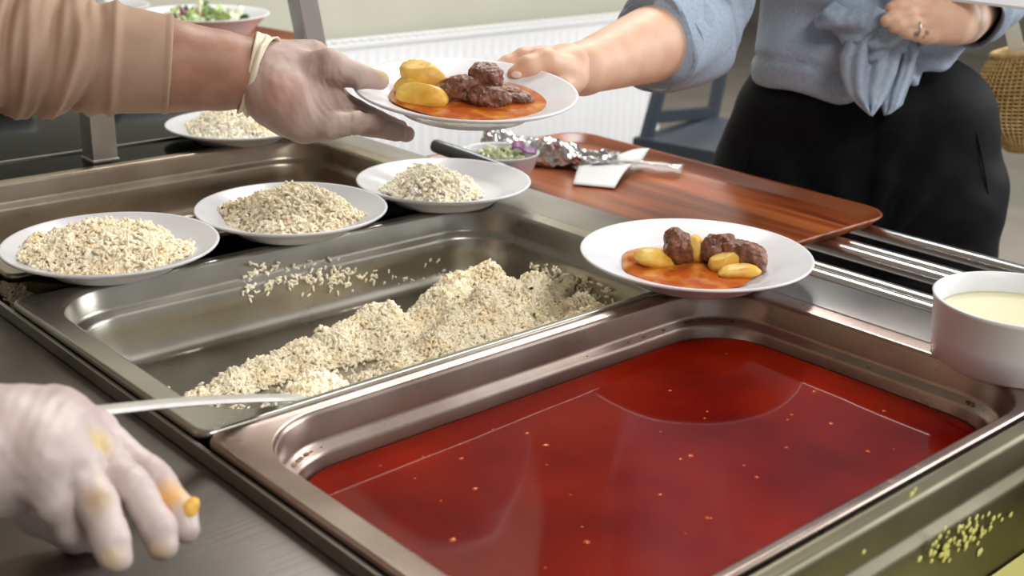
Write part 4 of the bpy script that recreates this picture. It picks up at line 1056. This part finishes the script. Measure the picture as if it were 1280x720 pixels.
def bodyc(p):
    d = sd_ell(p, W(0, 0, .28), (.135, .085, .24), RW)
    d = smin(d, sd_cone(p, W(.12, -.02, .44), W(-.12, -.02, .44), .06, .06), .08)
    d = smin(d, sd_ell(p, W(0, -.01, -.04), (.16, .10, .13), RW), .06)
    for k in (-1, 1):
        d = smin(d, sd_cone(p, W(k * .085, 0, -.10), W(k * .08, 0, -.46), .085, .055), .05)
        d = smin(d, sd_cone(p, W(k * .08, 0, -.46), W(k * .08, -.02, FZ + .07), .054, .038), .03)
        d = smin(d, sd_cone(p, W(k * .08, -.03, FZ + .045), W(k * .085, .12, FZ + .03), .036, .028), .03)
    d = smin(d, sd_cone(p, W(0, -.02, .46), W(0, .0, .60), .050, .046), .05)
    return d
V1, F1 = nets(bodyc, W(0, 0, 0) - np.array([.3, .3, 0]) + np.array([0, 0, FZ - .02]), W(0, 0, 0) + np.array([.3, .3, .66]), .011)
pa = [SH1, EL1, EL1 + (WR1 - EL1) * .3, WR1, P(715, 88, 1.27)]
V2, F2 = nets(lambda p: chain(p, pa, [.05, .046, .0465, .0265, .0225], .008), np.min(pa, 0) - .07, np.max(pa, 0) + .07, .0045)
pb = [SH2, EL2, EL2 + (WR2 - EL2) * .4, WR2]
V3, F3 = nets(lambda p: chain(p, pb, [.05, .042, .038, .025], .008), np.min(pb, 0) - .07, np.max(pb, 0) + .07, .005)
V4, F4 = hand_net(**RC, lo=bounds(**RC)[0], hi=bounds(**RC)[1], h=.0017, kp=.008, kf=.005)
V5, F5 = hand_net(**LC, lo=bounds(**LC)[0], hi=bounds(**LC)[1], h=.0017, kp=.008, kf=.005)
hc2 = W(0, .02, .70); V6, F6, HL2, HRm2 = head_net(hc2, Fd, .95)
off = 0; VV, FF = [], []
for v, f in ((V1, F1), (V2, F2), (V3, F3), (V4, F4), (V5, F5), (V6, F6)): VV.append(v); FF.append(f + off); off += len(v)
cskin = mat('customer_skin_tattoo', s2l((236, 196, 168)), .5, col2=s2l((228, 178, 150)), nscale=30, bump=.1, bscale=320, sss=.15,
            spots=[(snap(V5, 1150, 44), .0050, (.03, .035, .04), .85), (snap(V5, 1162, 41), .0042, (.03, .035, .04), .8), (snap(V5, 1158, 49), .0030, (.03, .035, .04), .7)])
cust = tag(fastmesh('person', np.concatenate(VV), np.concatenate(FF), cskin), 'customer in knotted blue shirt and black trousers reaching for the plate', 'person')
add_face(cust, HL2, HRm2, .95)
V, F = nets(lambda p: np.maximum(smin(sd_ell(p, HL2(0, -.02, .03), (.090, .108, .100), HRm2), sd_cone(p, HL2(0, -.08, -.02), HL2(0, -.09, -.24), .075, .05), .05), -sd_ell(p, HL2(0, .10, -.03), (.07, .085, .10), HRm2)), hc2 - .32, hc2 + .16, .007)
fastmesh('hair', V, F, MT['hair'], cust)
bm = bmesh.new(); bmesh.ops.create_uvsphere(bm, u_segments=12, v_segments=8, radius=1)
nc = snap(V4, 645, 91)
for v in bm.verts: v.co = Vector(nc - FW * .0002 + RT * v.co.x * .0052 + UP * v.co.y * .0036 + FW * v.co.z * .0010)
tag(bmobj('fingernail', bm, mat('nail', s2l((246, 214, 200)), .25), cust, smooth=True), 'pale thumb nail on the plate rim')
# trousers
KN = W(-.020, .135, .135)       # the knot
def pants(p):
    d = sd_ell(p, W(0, -.005, -.05), (.194, .126, .165), RW)
    d = smin(d, sd_ell(p, W(0, .0, .05), (.160, .112, .07), RW), .05)
    for k in (-1, 1):
        d = smin(d, sd_cone(p, W(k * .098, .0, -.11), W(k * .092, 0, -.46), .103, .080), .035)
        d = smin(d, sd_cone(p, W(k * .092, 0, -.46), W(k * .088, -.015, FZ + .09), .080, .068), .03)
    return np.maximum(d, p[:, 2] - .118)
V, F = nets(pants, WB + np.array([-.30, -.30, FZ + .02]), WB + np.array([.30, .30, .13]), .008)
N = vnormals(V, F); q = (V - WB) @ RW
dist = np.sqrt((q[:, 0]) ** 2 + (q[:, 2] + .17) ** 2) + 1e-6; ang = np.arctan2(q[:, 2] + .17, np.abs(q[:, 0]))
fold = np.sin(ang * 15 + 2 * np.sin(q[:, 0] * 17)) * np.exp(-((dist - .10) / .09) ** 2) * .0060 + noise3(V * np.array([1, 1, 1.6]), 26, 6) * .0022
fold += -.004 * np.exp(-(q[:, 0] / .004) ** 2) * (q[:, 1] > 0) * (q[:, 2] > -.16)
V = V + N * fold[:, None]
tr = fastmesh('trousers', V, F, MT['black_cloth'], cust)
def on_pants(a, z, out=.0):
    """point on the trouser front at lateral a and height z, by marching"""
    b = np.linspace(.25, 0, 400); pp = W(a, 0, z)[None] + Fd[None] * b[:, None]; d = pants(pp.astype(np.float32)); i = np.argmax(d < out)
    return pp[i]
for k in (1, -1):
    tube('pocket_seam', [on_pants(k * .125, .05), on_pants(k * .145, .0), on_pants(k * .160, -.05), on_pants(k * .168, -.085)], .0011, MT['black_cloth'], tr, seg=8)
# blouse body
def blouse(p):
    d = sd_ell(p, W(0, .0, .25), (.160, .118, .30), RW)
    d = smin(d, sd_ell(p, W(0, .03, .085), (.158, .098, .07), RW), .05)
    d = smin(d, sd_ell(p, W(.07, .05, .33), (.075, .075, .085), RW), .05); d = smin(d, sd_ell(p, W(-.07, .05, .33), (.075, .075, .085), RW), .05)
    d = smin(d, sd_cone(p, W(.13, -.02, .445), W(-.13, -.02, .445), .072, .072), .08)
    for a_, b_ in ((SH1, EL1), (SH2, EL2)): d = smin(d, sd_cone(p, a_, a_ + (b_ - a_) * .25, .076, .078), .04)
    hem = .066 + np.clip(-((p - WB) @ Ld) + .01, 0, .14) * .55
    d = -smin(-d, -(hem - p[:, 2]), .012)
    return np.maximum(d, -sd_cone(p, W(0, .03, .50), W(0, .06, .70), .062, .11))
V, F = nets(blouse, WB + np.array([-.34, -.34, .02]), WB + np.array([.34, .34, .60]), .0055)
N = vnormals(V, F); kd = V - KN; q = kd @ RW; dist = np.linalg.norm(q[:, [0, 2]], axis=1) + 1e-6; ang = np.arctan2(q[:, 2], q[:, 0])
fold = .0085 * np.sin(ang * 9 + 2.5 * np.sin(dist * 14)) * np.exp(-dist / .20) * np.clip(dist / .03, 0, 1) + noise3(V, 22, 9) * .0035
fold += -.003 * (np.abs(q[:, 2] + .045 - .02 * np.sin(q[:, 0] * 12)) < .004)
V = V + N * fold[:, None]
shirt_grey = MT['chambray']
bl = fastmesh('blouse', V, F, shirt_grey, cust)
# knot and its two tails
rgk = np.random.default_rng(8)
KN = P(1098, 46, 1.540)
def knot(p):
    d = sd_ell(p, KN, (.030, .026, .024))
    d = smin(d, sd_cone(p, KN + Ld * .055 + np.array([0, 0, .018]) - Fd * .02, KN, .020, .022), .02)
    return smin(d, sd_cone(p, KN - Ld * .05 + np.array([0, 0, .03]) - Fd * .02, KN, .018, .022), .02)
V, F = nets(knot, KN - .11, KN + .11, .004); N = vnormals(V, F); q = (V - KN) @ RW
V = V + N * (.0045 * np.sin(q[:, 2] * 240 + 60 * q[:, 0] + 2 * noise3(V, 60, 2)) + .002 * noise3(V, 150, 3))[:, None]
fastmesh('knot', V, F, shirt_grey, cust)
def tail(name, left, right, dep, fold, seed):
    """left/right: matching outline points (px,py) top to bottom; sheet hanging in front of the trousers"""
    n = len(left); nu, nv = 40, 26
    L_ = np.array(left, float); R_ = np.array(right, float)
    def fn(u, v):
        t = u * (n - 1); k = min(int(t), n - 2); f = t - k
        a = L_[k] * (1 - f) + L_[k + 1] * f; b = R_[k] * (1 - f) + R_[k + 1] * f; c = a * (1 - v) + b * v
        d = dep + .012 * u
        amp = math.sin(math.pi * min(1, u * 1.3 + .15)) if u < .85 else .55
        wv = fold * (math.sin(v * 11 + seed + 2.2 * u) + .6 * math.sin(v * 21 + 4 * u + seed * 2)) * (.35 + .65 * amp) - .010 * math.sin(math.pi * v)
        return P(c[0], c[1], d + wv)
    return sheet(name, fn, nu, nv, shirt_grey, cust, .0022)
tail('shirt_tail', [(1088, 36), (1058, 52), (1050, 72), (1052, 95), (1060, 118), (1076, 134), (1088, 144)], [(1108, 40), (1122, 50), (1126, 68), (1120, 92), (1110, 115), (1102, 130), (1090, 145)], 1.530, .008, 1.0)
tail('shirt_tail', [(1096, 38), (1104, 56), (1108, 78), (1106, 100), (1102, 122), (1104, 138), (1106, 144)], [(1118, 40), (1146, 52), (1151, 62), (1146, 84), (1136, 108), (1128, 130), (1112, 142)], 1.546, .007, 2.6)
# sleeves: near one rolled above the forearm
up1, ur1 = lerp_path([SH1 + np.array([0, 0, .01]), (SH1 + EL1) / 2, EL1 + (SH1 - EL1) * .12, EL1 + (WR1 - EL1) * .10, EL1 + (WR1 - EL1) * .36], [.075, .066, .058, .056, .050], 60)
ring_tube('sleeve', up1, ur1, MT['chambray'], cust, 60, disp=lambda u, th: .0045 * math.sin(u * 26 + 2.2 * math.sin(th + 1) + 3 * th) + .003 * math.sin(u * 47 + 2 * th) + (.0 if u < .9 else .002))
e0 = EL1 + (WR1 - EL1) * .06; e1 = EL1 + (WR1 - EL1) * .40
ax = (e1 - e0) / np.linalg.norm(e1 - e0)
cp, cr = lerp_path([e0, e0 + (e1 - e0) * .5, e1, e1 + ax * .004], [.062, .060, .0545, .0515], 24)
ring_tube('rolled_cuff', cp, cr, MT['chambray'], cust, 64, disp=lambda u, th: .0035 * math.sin(3 * th + 1.2) + .0025 * math.sin(5 * th + 7 * u) + (.007 * max(0, math.cos(th - math.pi)) ** 3) * (1 - u))
up2, ur2 = lerp_path([SH2, (SH2 + EL2) / 2, EL2, EL2 + (WR2 - EL2) * .5, EL2 + (WR2 - EL2) * .86], [.073, .064, .058, .048, .040], 50)
ring_tube('sleeve', up2, ur2, MT['chambray'], cust, 50, disp=lambda u, th: .004 * math.sin(u * 30 + 2 * math.sin(th)) + .002 * math.sin(4 * th + 11 * u))
# finger ring
rc_ = P(1147, 36, 1.488); bm = bmesh.new()
o = tube('finger_ring', [rc_ + RT * 0 + (UP * math.cos(t) + FW * math.sin(t)) * .0102 for t in np.linspace(0, 2 * math.pi, 25)], .0012, MT['chrome'], cust, seg=8)
# flat white board in her left hand
bA, bB = P(1166, -3, 1.50), P(1300, 13, 1.44); bdir = (bB - bA) / np.linalg.norm(bB - bA)
nn_ = np.cross(bdir, np.array([0, 0, 1.])); nn_ /= np.linalg.norm(nn_); upb = np.cross(nn_, bdir); bk = -nn_ if (nn_ @ FW) < 0 else nn_
back = bk * .9 + np.array([0, 0, .25]); back /= np.linalg.norm(back)
brd = bar('white_board', bA + back * .055, bB + bdir * .05 + back * .055, .11, .0035, MT['paper'], None, back)
tag(brd, 'thin white board held in the ringed hand at the top right', 'board')

# straw bag on her arm
bag = thing('straw_bag', 'openwork straw bag with a cream strap hanging at the customer side', 'bag', P(1268, 190, 1.80))
bcx = P(1292, 122, 1.80); br = rh.copy(); bf = fh.copy()
def bagpt(t, ph, k=1.0):
    # t 0 top .. 1 bottom, ph around
    z = .072 - .150 * t
    w = (.058 + .034 * math.sin(math.pi * min(1, .15 + .75 * t))) * (1 - max(0, t - .62) ** 2 * 4.2)
    dpt = .042 * (.35 + .65 * math.sin(math.pi * (.12 + .70 * t))) * (1 - max(0, t - .7) ** 2 * 6)
    return bcx + br * w * k * math.cos(ph) * .93 + bf * dpt * k * math.sin(ph) + np.array([0, 0, z + .014 * math.cos(ph) * (1 - t)])
nu, nv = 26, 60
V = [bagpt(i / nu, 2 * math.pi * j / nv) for i in range(nu + 1) for j in range(nv)]
F = [(i * nv + j, i * nv + (j + 1) % nv, (i + 1) * nv + (j + 1) % nv, (i + 1) * nv + j) for i in range(nu) for j in range(nv)]
o = mk('woven_body', V, F, MT['straw'], bag, smooth=False); wm = o.modifiers.new('weave', 'WIREFRAME'); wm.thickness = .0050; wm.use_even_offset = False; wm.use_boundary = True
V = [bagpt(i / nu, 2 * math.pi * j / nv, .95) for i in range(nu + 1) for j in range(nv)]; F2_ = F + [tuple(nu * nv + j for j in range(nv))]
mk('lining', V, F2_, MT['strawin'], bag)
for s in (-1, 1):
    tube('rim_braid', [bagpt(0, ph, 1.0) for ph in np.linspace(0, math.pi * s, 24)], .0052, MT['straw'], bag, seg=8)
st0 = bagpt(.02, 2.4); st1 = P(1252, -20, 1.72); st2 = P(1243, -60, 1.70)
st0 = P(1278, 62, 1.78)
bar('strap', st0 - np.array([0, 0, .02]), st1, .021, .0025, MT['strap'], bag, rh)
bar('strap', st1, SH2 + np.array([0, 0, .075]), .021, .0025, MT['strap'], bag, rh)
